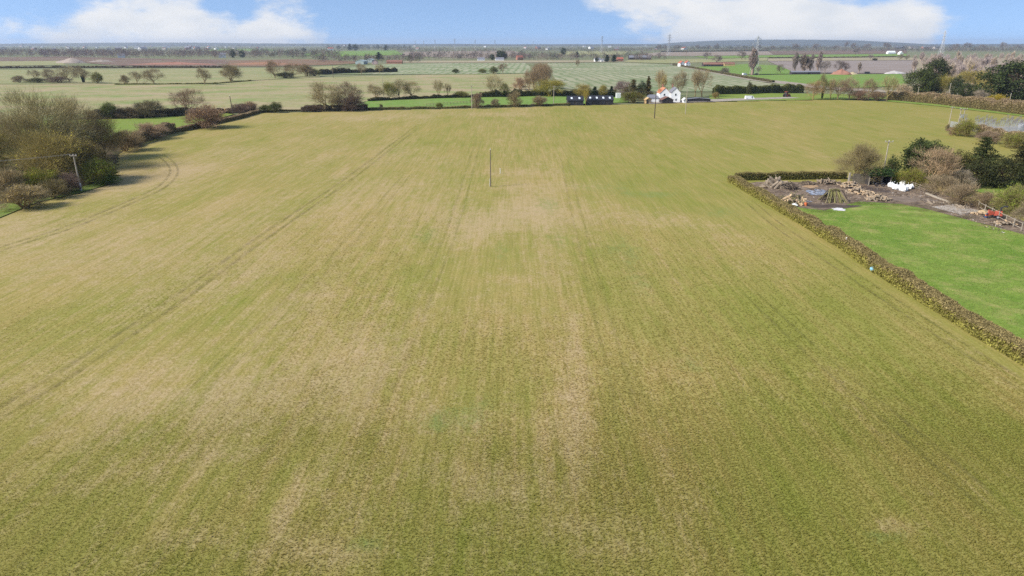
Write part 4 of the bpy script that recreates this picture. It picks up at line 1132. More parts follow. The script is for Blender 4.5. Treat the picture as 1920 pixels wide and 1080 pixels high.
WB = [(.20, .15, .125), (.23, .175, .14), (.17, .13, .12)]; WD = [(.09, .085, .06), (.13, .11, .08), (.07, .075, .05)]; WM = WB + WD
wood('woodland', 'long brown bare woodland behind the red earthworks', scat(80, 490, 103, 109, 330, 1), 17, WB, seed=11)
wood('woodland', 'bare woodland at the edge of the earthworks near the far village', scat(-160, 110, 102, 108, 170, 2), 16, WB, seed=12)
wood('woodland', 'brown bare wood between earthworks and far green field', scat(480, 640, 102, 110, 120, 3), 15, WM, seed=13)
wood('woodland', 'mixed trees around the long grey sheds', scat(590, 790, 110, 118, 110, 4), 12, WM, seed=14)
wood('woodland', 'bare trees along the road by the white bungalows', scat(770, 1010, 106, 112, 130, 5), 13, WM, seed=15)
wood('woodland', 'bare trees hiding the farms beyond the striped fields', scat(960, 1250, 106, 114, 190, 6), 12, WM, seed=16)
wood('woodland', 'dark tree belt far behind the white farmhouse', scat(1230, 1500, 92.0, 94.5, 120, 7), 22, WD, seed=17, wide=1.1)
wood('woodland', 'brown tree belt below the horizon by the leaning mast', scat(1480, 1980, 91.0, 94.0, 170, 8), 22, WM, seed=18, wide=1.1)
wood('woodland', 'dark conifer belt on the skyline above the far green field', scat(615, 770, 91, 93, 90, 9), 24, [(.05, .055, .035), (.07, .07, .045)], seed=19)
wood('woodland', 'broken belts of bare trees across the far left plain', scat(-200, 620, 95, 101, 420, 41), 13, WM, per=50, seed=43, wide=1.3)
wood('woodland', 'broken belts of bare trees across the far middle plain', scat(740, 1300, 93, 101, 300, 42), 13, WM, per=50, seed=44, wide=1.3)
wood('woodland', 'tree belts over the farms near the edge-on pylon', scat(1300, 1990, 92.5, 97, 300, 45), 14, WD, per=50, seed=45, wide=1.3)
rows = []
rr_ = np.random.default_rng(99)
for k in range(180):
    px = -250 + 2400 * rr_.random(); py = 85.2 + 13 * rr_.random() ** 1.4; a = G(px, py); L = 250 + 900 * rr_.random(); th = rr_.normal() * .35
    for q in np.arange(0, L, 11 + .0016 * a.y): rows.append(Vector((a.x + q * math.cos(th), a.y + q * math.sin(th) * .6 + rr_.normal() * 6, 0)))
wood('far_hedgerow', 'hazy tree lines and hedges covering the far plain', rows, 13, WM, per=36, seed=21, wide=1.1)
wood('far_woodland', 'blue hazy woods under the skyline', scat(-250, 2150, 84.6, 88.2, 1300, 31), 27, WD, per=44, seed=22, wide=1.5)
print('far spots', len(rows))

# single trees against the sky ------------------------------------------------------
for i, (px, ty, w) in enumerate([(1236, 84, 10), (1246, 85, 8), (1269, 84, 12), (1307, 84, 9), (1329, 85, 8), (1343, 82, 9), (1422, 84, 9), (1447, 86, 11), (1472, 88, 8), (1491, 82, 13), (1531, 82, 15), (1565, 85, 10), (1586, 78, 8), (1601, 81, 12),
                                 (1626, 82, 13), (1662, 80, 16), (1790, 82, 14), (1812, 80, 15), (1842, 84, 12), (1880, 79, 12), (1908, 84, 12)]):
    b = 93.5
    tree(['oak_a', 'oak_b', 'oak_c'][i % 3], px, b, ty, w, (.16, .13, .12), 'small dark bare tree standing against the sky above the far fields', group='trees on the skyline')
for i, (px, by, ty, w, pr, lb) in enumerate([
    (656, 95, 82, 9, 'spruce', 'pointed conifer on the skyline left of its pair'), (667, 95, 83, 10, 'yew_a', 'bushier conifer on the skyline right of its pair'),
    (723, 95, 85, 7, 'yew_b', 'small round dark tree on the skyline'), (940, 113, 96, 20, 'holm', 'large dark evergreen over the white bungalow'),
    (923, 113, 101, 9, 'yew_a', 'smaller dark evergreen beside the large one'), (710, 113, 98, 15, 'spruce', 'dark conifer clump above the long grey sheds'),
    (1138, 116, 103, 8, 'cypress', 'first dark conifer by the far road houses'), (1151, 117, 103, 12, 'spruce', 'broader dark conifer by the far road houses'),
    (1056, 103, 90, 10, 'yew_b', 'dark round tree standing alone on the far plain'), (1119, 116, 107, 8, 'yew_a', 'low dark evergreen by the far road houses'),
    (1082, 108, 97, 7, 'cypress', 'thin dark conifer between the far bare woods'), (437, 109, 93, 11, 'yew_a', 'dark evergreen beside the far white mansion'),
    (455, 108, 95, 11, 'yew_b', 'second dark evergreen near the far white mansion'), (570, 96, 90, 9, 'yew_b', 'dark round tree at the far field corner')]):
    tree(pr, px, by, ty, w, EVD, lb, 'evergreen_tree')

# ------------------------------------------------------------------ poles, pylons, wires
M_POLE = plain('creosoted_wood', (.17, .135, .10), scale=3); M_POLEP = plain('weathered_pole', (.36, .31, .24), scale=3); M_POLED = plain('dark_pole_wood', (.075, .055, .042), scale=3)
M_STEEL = plain('galvanised_steel', (.42, .43, .44), .5, .1, metal=.3); M_WHITE = plain('white_paint', (.80, .80, .78), .6, .05, spec=.3)
M_CERAM = plain('glazed_insulator', (.55, .52, .50), .25, .1, spec=.5); M_SLEEVE = plain('pale_sleeve', (.66, .66, .66), .6, .08)
M_WIRE = plain('bare_wire', (.30, .30, .30), .5, .05)


def utility_pole(px, by, ty, label, mat=None, arm=1.5, sleeve=False, r=.15, rz=0.0, lean=(0, 0), ins=3):
    h = height_of(by, ty); e = empty('utility_pole', G(px, by), rz, label, 'pole')
    mat = mat or M_POLE; lx, ly = lean
    MB().tube([(0, 0, -.3), (lx * .5, ly * .5, h * .5), (lx, ly, h)], [r * 1.1, r, r * .75], 10).build('pole', mat, e)
    if arm:
        MB().box((lx, ly - .16, h - .35), (arm, .12, .14)).build('crossarm', mat, e)
        for i in range(ins):
            x = lx + (i - (ins - 1) / 2) * (arm - .2) / max(1, ins - 1)
            MB().lathe((x, ly - .16, h - .279), [(.02, 0), (.07, .03), (.09, .08), (.05, .12), (.08, .16), (.03, .24)], 8).build('insulator', M_CERAM, e)
    else:
        MB().lathe((lx, ly, h + .002), [(.1, 0), (.1, .12), (.04, .2), (.06, .32), (.02, .38)], 8).build('insulator', M_CERAM, e)
    if sleeve:
        MB().lathe((lx * .08, ly * .08, 0), [(r * 1.55, 0), (r * 1.5, 1.7), (r * 1.25, 1.9)], 10).build('guard_sleeve', M_SLEEVE, e)
    return e


utility_pole(152, 358, 289, 'weathered pole with crossarm and pale foot at the corner of the grove', M_POLEP, 1.6, True, r=.17)
fp = utility_pole(920, 350, 281, 'lone thin pole standing in the middle of the crop field', M_POLE, 0, r=.12)
MB().box((-.22, -.12, 1.0), (.07, .05, 1.9)).build('marker_board', M_WHITE, fp)
utility_pole(1227, 222, 172, 'dark brown pole in the field in front of the white house', M_POLED, 1.2, r=.19)
utility_pole(1285, 214, 167, 'pale pole in the field near the end of the house drive', M_POLEP, 0, r=.15)
utility_pole(885, 204.5, 160, 'pale pole with double crossarm by the hay pasture fence', M_POLEP, 2.2, r=.20)
utility_pole(1038, 198, 161, 'pale pole beside the yellow-green willow', M_POLEP, 1.4, r=.18)
utility_pole(437, 215, 180, 'leaning dark pole rising out of the pasture hedge', M_POLED, 0, r=.19, lean=(-.4, 0))
utility_pole(1652, 346, 263, 'tall pole with white-tipped crossarm behind the dark shed', M_POLEP, 1.9, r=.14)
utility_pole(1778, 238, 200, 'single pole next to the twin pole of the substation line', M_POLEP, 1.5, r=.15)
utility_pole(720, 188, 143, 'thin pole out in the stubble behind the hay pasture', M_POLEP, 0, r=.12)
utility_pole(1718, 191, 164, 'short pole against the dark yew', M_POLEP, 0, r=.16)
utility_pole(1775, 196, 157, 'pole among the willows beside the narrow evergreen', M_POLEP, 0, r=.18)
utility_pole(1888, 210, 176, 'short pole against the huge evergreen', M_POLEP, 0, r=.16)
utility_pole(1790, 199, 176, 'stub pole in the broad hedge by the low evergreen', M_POLEP, 0, r=.14)
utility_pole(1285, 118, 92, 'far thin pole above the white farmhouse', M_POLE, 0, r=.25)
utility_pole(625, 146, 120, 'far thin pole at the bushy field hedge', M_POLE, 0, r=.22)
o = MB().tube([(0, 0, 0), (0, 0, 1.4)], .06, 6).build('marker_post', M_WHITE, loc=G(938, 326)); tag(o, 'short white marker post near the lone field pole', 'post'); MB().lathe((0, 0, 1.4), [(.07, 0), (.02, .06)], 6).build('cap', M_SLEEVE, o)
# twin pole
h = height_of(252, 203); e = empty('twin_pole', G(1796, 252), 0, 'twin pole with crossarm and gear feeding the substation', 'pole')
for x in (-.75, .75): MB().tube([(x, 0, -.2), (x * .9, 0, h)], [.17, .13], 10).build('pole', M_POLEP, e)
MB().box((0, -.2, h - .3), (3.0, .12, .16)).build('crossarm', M_POLEP, e); MB().box((0, -.2, h - 2.2), (2.2, .1, .14)).build('crossarm', M_STEEL, e)
for x in (-1.3, 0, 1.3): MB().lathe((x, -.2, h - .219), [(.02, 0), (.09, .05), (.05, .12), (.09, .18), (.03, .3)], 8).build('insulator', M_CERAM, e)
for x in (-.35, .35): MB().box((x, -.35, h - 2.9), (.35, .3, .9)).build('fuse_box', M_STEEL, e)


def wire(a, b, sag, label, r=.012):
    a = Vector(a); b = Vector(b); pts = []
    for i in range(17):
        u = i / 16; p = a.lerp(b, u); p.z -= sag * 4 * u * (1 - u); pts.append(p)
    o = MB().tube([p - a for p in pts], r, 4, False).build('overhead_wire', M_WIRE, loc=a)
    return tag(o, label, 'wire')


def top_of(px, by, ty, dx=0, dz=.05):
    p = G(px, by); return Vector((p.x + dx, p.y - .16, height_of(by, ty) + dz))


lp = top_of(152, 358, 289)
for d in (-.7, .7): wire(lp + Vector((d, 0, 0)), lp + Vector((d - 70, -20, .5)), 1.6, 'upper wire leaving the grove pole' if d < 0 else 'lower wire leaving the grove pole')
wire(top_of(1227, 222, 172), top_of(1038, 198, 161), 1.2, 'wire from the dark field pole to the willow pole')
wire(top_of(1038, 198, 161), top_of(885, 204.5, 160), 1.2, 'wire between the willow pole and the double-armed pole')
wire(top_of(1778, 238, 200), top_of(1796, 252, 203), .6, 'short wire between the substation poles')


def pylon_mesh():
    mb = MB()
    B = 4.2

    def half(z): return B * (1 - z / 30) + .95 * z / 30 if z < 30 else .95 - .35 * (z - 30) / 15
    lv = [0, 6, 12, 17, 21.5, 25.5, 29, 32, 35, 38, 41, 45]
    for sx in (-1, 1):
        for sy in (-1, 1):
            for a, b in zip(lv, lv[1:]): mb.bar((sx * half(a), sy * half(a), a), (sx * half(b), sy * half(b), b), .26)
    for a, b in zip(lv, lv[1:]):
        for s in (-1, 1):
            mb.bar((-half(a), s * half(a), a), (half(b), s * half(b), b), .15); mb.bar((half(a), s * half(a), a), (-half(b), s * half(b), b), .15)
            mb.bar((s * half(a), -half(a), a), (s * half(b), half(b), b), .15); mb.bar((s * half(a), half(a), a), (s * half(b), -half(b), b), .15)
    arm = MB()
    for z, l in ((31, 5.2), (36, 6.4), (41, 4.6)):
        for s in (-1, 1):
            t = (s * l, 0, z)
            for sy in (-1, 1):
                arm.bar((s * .8, sy * .8, z), t, .2); arm.bar((s * .8, sy * .6, z + 1.6), t, .18)
    ins = MB()
    for z, l in ((31, 5.2), (36, 6.4), (41, 4.6)):
        for s in (-1, 1): ins.lathe((s * (l - .3), 0, z - 2.3), [(.05, 0), (.16, .3), (.16, 2.0), (.05, 2.3)], 6)
    return mb.mesh('pylon_tower', M_STEEL), arm.mesh('pylon_arms', M_STEEL), ins.mesh('pylon_insulators', M_CERAM)


PY = pylon_mesh()
for px, by, ty, rz, lb in [(1414, 139, 66, .2, 'tall nearer pylon standing behind the green farm pasture'), (1253, 104, 63, .5, 'pylon with wide arms above the pale ploughed strip'),
                           (1128, 98, 67, .5, 'pylon on the far plain left of the big cloud'), (1762, 112, 57, 1.5, 'slim steel pylon seen edge-on above the plantation'),
                           (853, 94, 72, .7, 'tallest of the hazy pylons on the open skyline'), (891, 93, 74, .7, 'hazy pylon right of the tallest on the open skyline'), (816, 93, 75, .7, 'hazy pylon left of the tallest on the open skyline'),
                           (795, 92, 76, .7, 'second hazy pylon from the open skyline start'), (779, 92, 76, .7, 'first hazy pylon on the open skyline'), (928, 93, 75, .7, 'last hazy pylon on the open skyline'), (1000, 92, 77, .7, 'faint pylon over the middle of the far plain')]:
    h = height_of(by, ty); e = empty('pylon', G(px, by, -.3), rz, lb, 'pylon'); e.scale = (h / 45,) * 3
    for nm, me in zip(('tower', 'crossarms', 'insulators'), PY): add_obj(nm, me, e)

# ------------------------------------------------------------------ buildings
M_WALLW = plain('white_render', (.82, .82, .80), .8, .04); M_TILEO = plain('orange_pantile', (.46, .20, .105), .8, .22, 2.5); M_SLATE = plain('grey_slate', (.20, .20, .22), .6, .2, 2.5)
M_BRICK = plain('red_brick', (.33, .16, .11), .85, .2, 3); M_DARKR = plain('black_sheeting', (.030, .030, .036), .55, .3, 1.2, spec=.4); M_DARKW = plain('dark_boards', (.055, .05, .05), .8, .2, 2)
M_TILEB = plain('brown_tile', (.16, .085, .065), .8, .2, 2.5); M_GLASS = plain('window_glass', (.05, .06, .07), .12, .1, spec=.6); M_WOODN = plain('new_timber', (.50, .34, .17), .8, .15, 3)
M_SHED = plain('grey_green_sheeting', (.36, .42, .40), .6, .12, .2); M_PINKW = plain('pink_render', (.55, .38, .34), .8, .08); M_TILER = plain('red_tile', (.36, .12, .08), .8, .2, 1.5); M_CREAM = plain('cream_render', (.62, .56, .48), .8, .06)
M_ROOFL = plain('clear_rooflight', (.75, .80, .84), .35, .05, spec=.5); M_RUST = plain('rusty_roof', (.24, .12, .085), .8, .25, .4)


def gable(mb, w, d, eave, ridge, x=0, y=0, z=-.2):
    """walls with two gables, ridge along Y"""
    a, b = w / 2, d / 2
    p = [(x - a, y - b, z), (x + a, y - b, z), (x + a, y + b, z), (x - a, y + b, z), (x - a, y - b, eave), (x + a, y - b, eave), (x + a, y + b, eave), (x - a, y + b, eave), (x, y - b, ridge), (x, y + b, ridge)]
    return mb.poly(p, [(0, 1, 5, 8, 4), (2, 3, 7, 9, 6), (3, 0, 4, 7), (1, 2, 6, 5), (0, 3, 2, 1)])


def roof_slabs(mb, w, d, eave, ridge, ov=.35, th=.16, x=0, y=0):
    s = (ridge - eave) / (w / 2)
    for sg in (-1, 1):
        xe = x + sg * (w / 2 + ov); ze = eave - s * ov + .03; zr = ridge + .03; b0, b1 = y - d / 2 - ov, y + d / 2 + ov
        p = [(xe, b0, ze), (xe, b1, ze), (x, b1, zr), (x, b0, zr), (xe, b0, ze + th), (xe, b1, ze + th), (x, b1, zr + th), (x, b0, zr + th)]
        mb.poly(p, [(0, 1, 2, 3), (4, 7, 6, 5), (0, 4, 5, 1), (3, 2, 6, 7), (0, 3, 7, 4), (1, 5, 6, 2)])
    return mb


def window(e, x, y, z, w, h, face='front', mat=None):
    """frame with its pane; face says which way it looks"""
    d = .07; fr = MB(); fm = mat or M_WHITE
    f = {'front': (0, -1), 'back': (0, 1), 'left': (-1, 0), 'right': (1, 0)}[face]; lr = f[0] != 0
    def bx(m, u, v, sw, sh, t, off):
        c = (x + f[0] * off, y + u, z + v) if lr else (x + u, y + f[1] * off, z + v)
        m.box(c, (t, sw, sh) if lr else (sw, t, sh))
    for u in (-1, 1): bx(fr, u * (w / 2), 0, .09, h + .09, .08, .02)
    for v in (-1, 1): bx(fr, 0, v * (h / 2), w - .09, .09, .08, .02)
    o = fr.build('window', fm, e)
    g = MB(); bx(g, 0, 0, w - .09, h - .09, .03, .012); g.build('pane', M_GLASS, o)
    return o


def house(name, px, by, w, d, eave, ridge, rz, wall, roof, label, cat='house', wins=(), chim=(), door=None, group=None):
    e = empty(name, G(px, by), rz, label, cat, group)
    gable(MB(), w, d, eave, ridge).build('wall', wall, e)
    r = roof_slabs(MB(), w, d, eave, ridge).build('roof', roof, e)
    for x, y, hh in chim: MB().box((x, y, ridge + hh / 2 - .8), (.7, .9, hh + 1.2)).box((x, y, ridge + hh - .12), (.8, 1.0, .14)).build('chimney', M_BRICK, r)
    for (f, u, z, ww, wh) in wins:
        if f in ('front', 'back'): window(e, u, (-d / 2 if f == 'front' else d / 2), z, ww, wh, f)
        else: window(e, (-w / 2 if f == 'left' else w / 2), u, z, ww, wh, f)
    if door:
        f, u = door
        c = (u, -d / 2 - .03, 1.0) if f == 'front' else (-w / 2 - .03, u, 1.0)
        MB().box(c, (.95, .08, 2.1) if f == 'front' else (.08, .95, 2.1)).build('door', M_DARKW, e)
    return e


# the white house: two gabled ranges side by side, with lean-to, garage and shed
e = empty('white_house', G(1256, 191.5) + Vector((0, 4, 0)), -.04, 'white rendered house with one orange and one grey roof at the field edge', 'house')
gable(MB(), 6.2, 10.5, 5.0, 7.9, -3.0, .8).build('wall', M_WALLW, e); r = roof_slabs(MB(), 6.2, 10.5, 5.0, 7.9, .25, .16, -3.0, .8).build('roof', M_TILEO, e)
r['label'] = 'orange pantile roof'
MB().box((-3.0, 5.2, 8.6), (.7, .9, 1.9)).build('chimney', M_BRICK, r)
gable(MB(), 5.4, 9.0, 5.4, 8.1, 2.95, -1.1).build('wall', M_WALLW, e); r2 = roof_slabs(MB(), 5.4, 9.0, 5.4, 8.1, .22, .16, 2.95, -1.1).build('roof', M_SLATE, e)
r2['label'] = 'grey slate roof'; MB().box((2.2, 2.2, 8.8), (.7, .8, 1.8)).build('chimney', M_BRICK, r2)
for x, y, z in ((2.9, -5.6, 4.3), (3.3, -5.6, 1.5), (-3.4, -4.45, 4.2), (-1.6, -4.45, 1.5)): window(e, x, y, z, 1.0, 1.2)
for yy in (-2, 2.2): window(e, -6.1, yy, 3.6, 1.0, 1.1, 'left')
for yy in (-2, 2.2): MB().box((-5.3, yy, 6.3), (1.3, 1.5, 1.3)).build('dormer', M_TILEO, e)
MB().poly([(-12.2, -4.4, -.2), (-6.3, -4.4, -.2), (-6.3, 1, -.2), (-12.2, 1, -.2), (-12.2, -4.4, 2.3), (-6.3, -4.4, 2.3), (-6.3, 1, 3.1), (-12.2, 1, 3.1)], [(0, 1, 5, 4), (1, 2, 6, 5), (2, 3, 7, 6), (3, 0, 4, 7), (0, 3, 2, 1), (4, 5, 6, 7)]).build('lean_to_wall', M_WALLW, e)
MB().box((-9.25, -1.7, 2.83), (6.4, 6.2, .12), rx=.147).build('lean_to_roof', M_SLATE, e)
house('garage', 1249, 193.2, 6.5, 5.0, 1.9, 3.5, .12, M_DARKW, M_TILEB, 'low garage with dark brown roof in front of the white house', 'garage', door=('front', 0))
house('garden_shed', 1214, 193.4, 3.2, 2.8, 2.0, 3.0, .25, M_WOODN, M_WOODN, 'small new timber summerhouse beside the white house', 'shed', wins=(('front', .7, 1.3, .7, .8),), door=('front', -.6))
house('outbuilding', 1223, 188, 9, 4.5, 2.4, 3.2, 1.62, M_WALLW, M_SLATE, 'long blue-grey outbuilding behind the lean-to of the white house', 'outbuilding', wins=(('right', -1, 1.4, 1.6, 1.1), ('right', 1.2, 1.4, 1.6, 1.1)))
house('low_shed', 1308, 190.6, 14, 3.6, 1.5, 2.1, .05, M_DARKW, M_SLATE, 'low grey shed beyond the drive of the white house', 'shed')
house('white_kennel', 1283, 192.6, 1.8, 2.4, 1.7, 2.6, .1, M_WALLW, M_WALLW, 'little white hut at the edge of the crop field', 'hut')


def barn(px, by, L, W, eave, ridge, label, n, rz=0.0):
    """long low barn, ridge along X; roof lights set in the near slope"""
    e = empty('long_barn', G(px, by) + Vector((0, W / 2, 0)), rz, label, 'barn'); R = Matrix.Rotation(math.pi / 2, 4, 'Z')
    for nm, fn, m in (('wall', lambda b: gable(b, W, L, eave, ridge), M_DARKW), ('roof', lambda b: roof_slabs(b, W, L, eave, ridge, .3), M_DARKR)):
        mb = MB(); fn(mb); mb.v = [tuple(R @ Vector(q)) for q in mb.v]; o = mb.build(nm, m, e)
    sl = math.atan((ridge - eave) / (W / 2)); k = .5
    for i in range(n):
        x = -L / 2 + L * (i + .5) / n
        MB().box((x, -W / 4 * 1.1, eave + (ridge - eave) * .45 + .22), (1.0, W * .22, .05), rx=sl).build('rooflight', M_ROOFL, o)
    for i in range(n): MB().box((-L / 2 + L * (i + .5) / n, -W / 2 - .04, eave * .45), (L / n * .55, .06, eave * .8)).build('stall_opening', M_DARKR, e)
    MB().box((0, -W / 2 - .05, eave - .02), (L + .2, .08, .16)).build('gutter', M_STEEL, e)
    return e


barn(1079, 197.2, 8.6, 7.5, 2.5, 4.6, 'shorter black barn with two roof lights beside the hay pasture', 2, .03)
barn(1125, 196.4, 14.6, 7.5, 2.5, 4.6, 'longer black barn with a row of roof lights', 4, .03)
o = MB().box((0, 0, 1.5), (2.9, 2.4, 3.0)).box((0, 0, 3.03), (3.0, 2.5, .08)).build('container', M_WHITE, loc=G(1159, 184)); tag(o, 'white upright box container behind the longer barn', 'container')
for x in (-.7, .7): MB().box((x, -1.22, 1.4), (1.25, .05, 2.5)).build('door', M_SLEEVE, o)

# farms further away
for a in [
    ('farmhouse', 1277, 124.5, 7, 9, 4.6, 7.8, .2, M_WALLW, M_TILER, 'white farmhouse wing with red roof beside the far pasture', 'house'),
    ('farmhouse', 1288, 124, 7, 8, 4.6, 7.6, .2, M_WALLW, M_TILER, 'second white wing of the red-roofed farmhouse', 'house'),
    ('farm_building', 1336, 124.5, 30, 10, 3, 5.6, .02, M_DARKW, M_RUST, 'long rust-roofed farm building right of the white farmhouse', 'barn'),
    ('farm_building', 1366, 123.5, 16, 10, 3, 5.2, .02, M_WOODN, M_RUST, 'shorter rust-roofed shed at the end of the farm', 'barn'),
    ('black_barn', 1199, 112, 46, 14, 4.5, 8.5, .05, M_DARKW, M_SLATE, 'big black barn alone beyond the striped field', 'barn'),
    ('farmhouse', 1120, 115.5, 12, 8, 3.6, 6.6, .1, M_WALLW, M_SLATE, 'white roadside house left of the dark conifers', 'house'),
    ('farmhouse', 1131, 115.8, 9, 8, 3.0, 5.6, .1, M_WALLW, M_SLATE, 'lower white roadside house beside the dark conifers', 'house'),
    ('farmhouse', 1162, 114.5, 12, 9, 4.0, 7.0, .1, M_BRICK, M_TILER, 'brick house right of the dark conifers', 'house'),
    ('farmhouse', 974, 112, 13, 10, 4.6, 8.6, .4, M_BRICK, M_TILER, 'brick house hidden in bare trees by the far road', 'house'),
    ('bungalow', 902, 113.5, 14, 8, 3.0, 6.0, .1, M_WALLW, M_SLATE, 'white bungalow left of the large dark evergreen', 'house'),
    ('bungalow', 937, 113.5, 17, 8, 3.0, 6.0, .1, M_WALLW, M_SLATE, 'white bungalow right under the large dark evergreen', 'house'),
    ('grey_shed', 678, 120, 24, 14, 4.5, 6.6, 1.5, M_SHED, M_SHED, 'long grey-green shed at the corner of the stubble', 'shed'),
    ('grey_shed', 694, 117, 22, 14, 4.5, 6.6, 1.5, M_SHED, M_SHED, 'second grey-green shed behind the long one', 'shed'),
    ('farmhouse', 703, 120.5, 9, 8, 4.2, 6.8, .1, M_PINKW, M_TILEB, 'pink-washed house at the end of the grey sheds', 'house'),
    ('farm_building', 740, 119.5, 26, 10, 3.2, 5.8, .02, M_BRICK, M_RUST, 'low brick farm range right of the grey sheds', 'barn'),
    ('mansion', 417, 108, 16, 11, 6.5, 11.0, .4, M_WALLW, M_SLATE, 'far white mansion in front of the bare woodland', 'house'),
    ('farmhouse', 228, 108, 16, 10, 5, 9, .5, M_WALLW, M_SLATE, 'far white gabled house behind the red earthworks', 'house'),
    ('stables', 1497, 139.5, 18, 6, 2.4, 3.6, .03, M_DARKW, M_SLATE, 'low black stable block below the poplars', 'stables'),
    ('stables', 1524, 139.2, 14, 6, 2.4, 3.6, .03, M_DARKW, M_SLATE, 'shorter black stable block at the poplar row end', 'stables'),
    ('white_cottage', 1670, 101, 28, 10, 4.5, 9.5, .2, M_WALLW, M_WALLW, 'far white cottage on the green strip', 'house'),
    ('white_cottage', 1688, 102.5, 12, 10, 4, 9, .2, M_WALLW, M_WALLW, 'smaller far white cottage beside the green strip', 'house'),
    ('farm_building', 1686, 91, 60, 30, 8, 15, .1, M_DARKW, M_SLATE, 'dark farm shed on the skyline by the edge-on pylon', 'barn'),
    ('farm_building', 1712, 91.2, 55, 30, 8, 14, .1, M_CREAM, M_SLATE, 'pale farm shed on the skyline by the edge-on pylon', 'barn'),
    ('farm_building', 1735, 91.2, 50, 30, 9, 15, .1, M_BRICK, M_SLATE, 'reddish farm shed on the skyline by the edge-on pylon', 'barn'),
    ('farm_building', 1757, 91.4, 50, 30, 8, 13, .1, M_CREAM, M_DARKR, 'black-roofed farm shed below the edge-on pylon', 'barn'),
    ]:
    nm, px, by, w, d, ev, ri, rz, wl, rf, lb, ct = a
    near = by > 104
    wn = []
    if near and wl in (M_WALLW, M_BRICK, M_PINKW):
        for u in (-w * .25, w * .25): wn += [('front', u, 1.5, 1.1, 1.2)] + ([('front', u, 3.7, 1.0, 1.1)] if ev > 4 else [])
    if w > d * 1.25:   # long building: ridge across the view
        w, d = d, w; rz += math.pi / 2; wn = [('right', u * d / w if d > w else u, z, a1, b1) for (_, u, z, a1, b1) in wn]
    house(nm, px, by, w, d, ev, ri, rz, wl, rf, lb, ct, wins=wn, chim=[(0, d * .3, 1.4)] if ct == 'house' and near else [])

hv = np.random.default_rng(55); HM = []
for wl, rf in ((M_WALLW, M_SLATE), (M_CREAM, M_TILEB), (M_BRICK, M_SLATE), (M_WALLW, M_TILER)):
    mb = MB(); gable(mb, 10, 14, 5.5, 9.5); nf = len(mb.f); roof_slabs(mb, 10, 14, 5.5, 9.5)
    me = mb.mesh('village_house', wl); me.materials.append(rf)
    for p in me.polygons:
        if p.index >= nf: p.material_index = 1
    HM.append(me)
for i in range(64):
    if i < 46: px = -60 + 560 * hv.random(); py = 86.5 + 8 * hv.random() ** 1.3; nm, lb, gp = 'village_house', 'tiny pale house scattered through the hazy far village', 'houses of the far village'
    else: px = 560 + 760 * hv.random(); py = 86.5 + 8 * hv.random(); nm, lb, gp = 'far_house', 'tiny pale house scattered over the open far plain', 'houses of the far plain'
    o = add_obj(nm, HM[int(hv.random() * 4)], loc=G(px, py, -.3)); o.rotation_euler = (0, 0, hv.random() * 3.1); k = 1.0 + .9 * hv.random(); o.scale = (k * 1.3, k * 1.3, k)
    tag(o, lb, 'house', gp)

# spoil heaps of the earthworks ---------------------------------------------------
def heap(name, px, by, w, d, h, mat, label, cat='heap', seed=1, rz=0.0):
    r = np.random.default_rng(seed); v = []; f = []; n, k = 22, 7
    for j in range(k):
        t = j / (k - 1)
        for i in range(n):
            a = 2 * math.pi * i / n; q = (1 - t) * (1 + .28 * math.sin(2 * a + seed) + .14 * math.sin(5 * a + seed * 2)) * (1 + .06 * r.normal())
            v.append((w / 2 * q * math.cos(a), d / 2 * q * math.sin(a), h * (t ** .8) * (1 + .08 * r.normal()) - .08))
    for j in range(k - 1):
        for i in range(n): f.append((j * n + i, j * n + (i + 1) % n, (j + 1) * n + (i + 1) % n, (j + 1) * n + i))
    o = add_obj(name, mesh_np(name, v, f, [mat]), loc=G(px, by)); o.rotation_euler = (0, 0, rz)
    return tag(o, label, cat)


M_SPOIL = plain('grey_spoil', (.33, .27, .22), .95, .15, .3); M_SPOILR = plain('red_spoil', (.30, .15, .105), .95, .15, .3); M_SAW = plain('sawdust', (.50, .36, .20), .95, .12, 2)
heap('spoil_heap', 134, 117.5, 62, 40, 8, M_SPOIL, 'long grey spoil heap on the red earthworks', seed=4)
heap('spoil_heap', 190, 116, 40, 30, 4, M_SPOIL, 'low pale spoil heap beside the long one', seed=6)
heap('spoil_heap', 330, 121, 120, 30, 4, M_SPOILR, 'long low red bank along the earthworks', seed=8)
heap('spoil_heap', 500, 121, 110, 30, 4, plain('orange_spoil', (.28, .15, .09), .95, .2, .3), 'long low orange bank along the earthworks', seed=9)
heap('earth_heap', 1577, 140, 19, 14, 6.0, M_SPOILR, 'red earth heap beyond the long green pasture', seed=3)
heap('earth_heap', 1598, 139.5, 16, 10, 2.6, plain('straw_heap', (.45, .36, .22), .95, .1, .4), 'low straw-coloured heap right of the red earth heap', seed=5)
heap('silage_clamp', 1676, 138, 22, 12, 3.2, plain('sheeted_clamp', (.50, .46, .43), .8, .2, .4), 'pale sheeted clamp at the end of the ploughed field', 'clamp', seed=7)


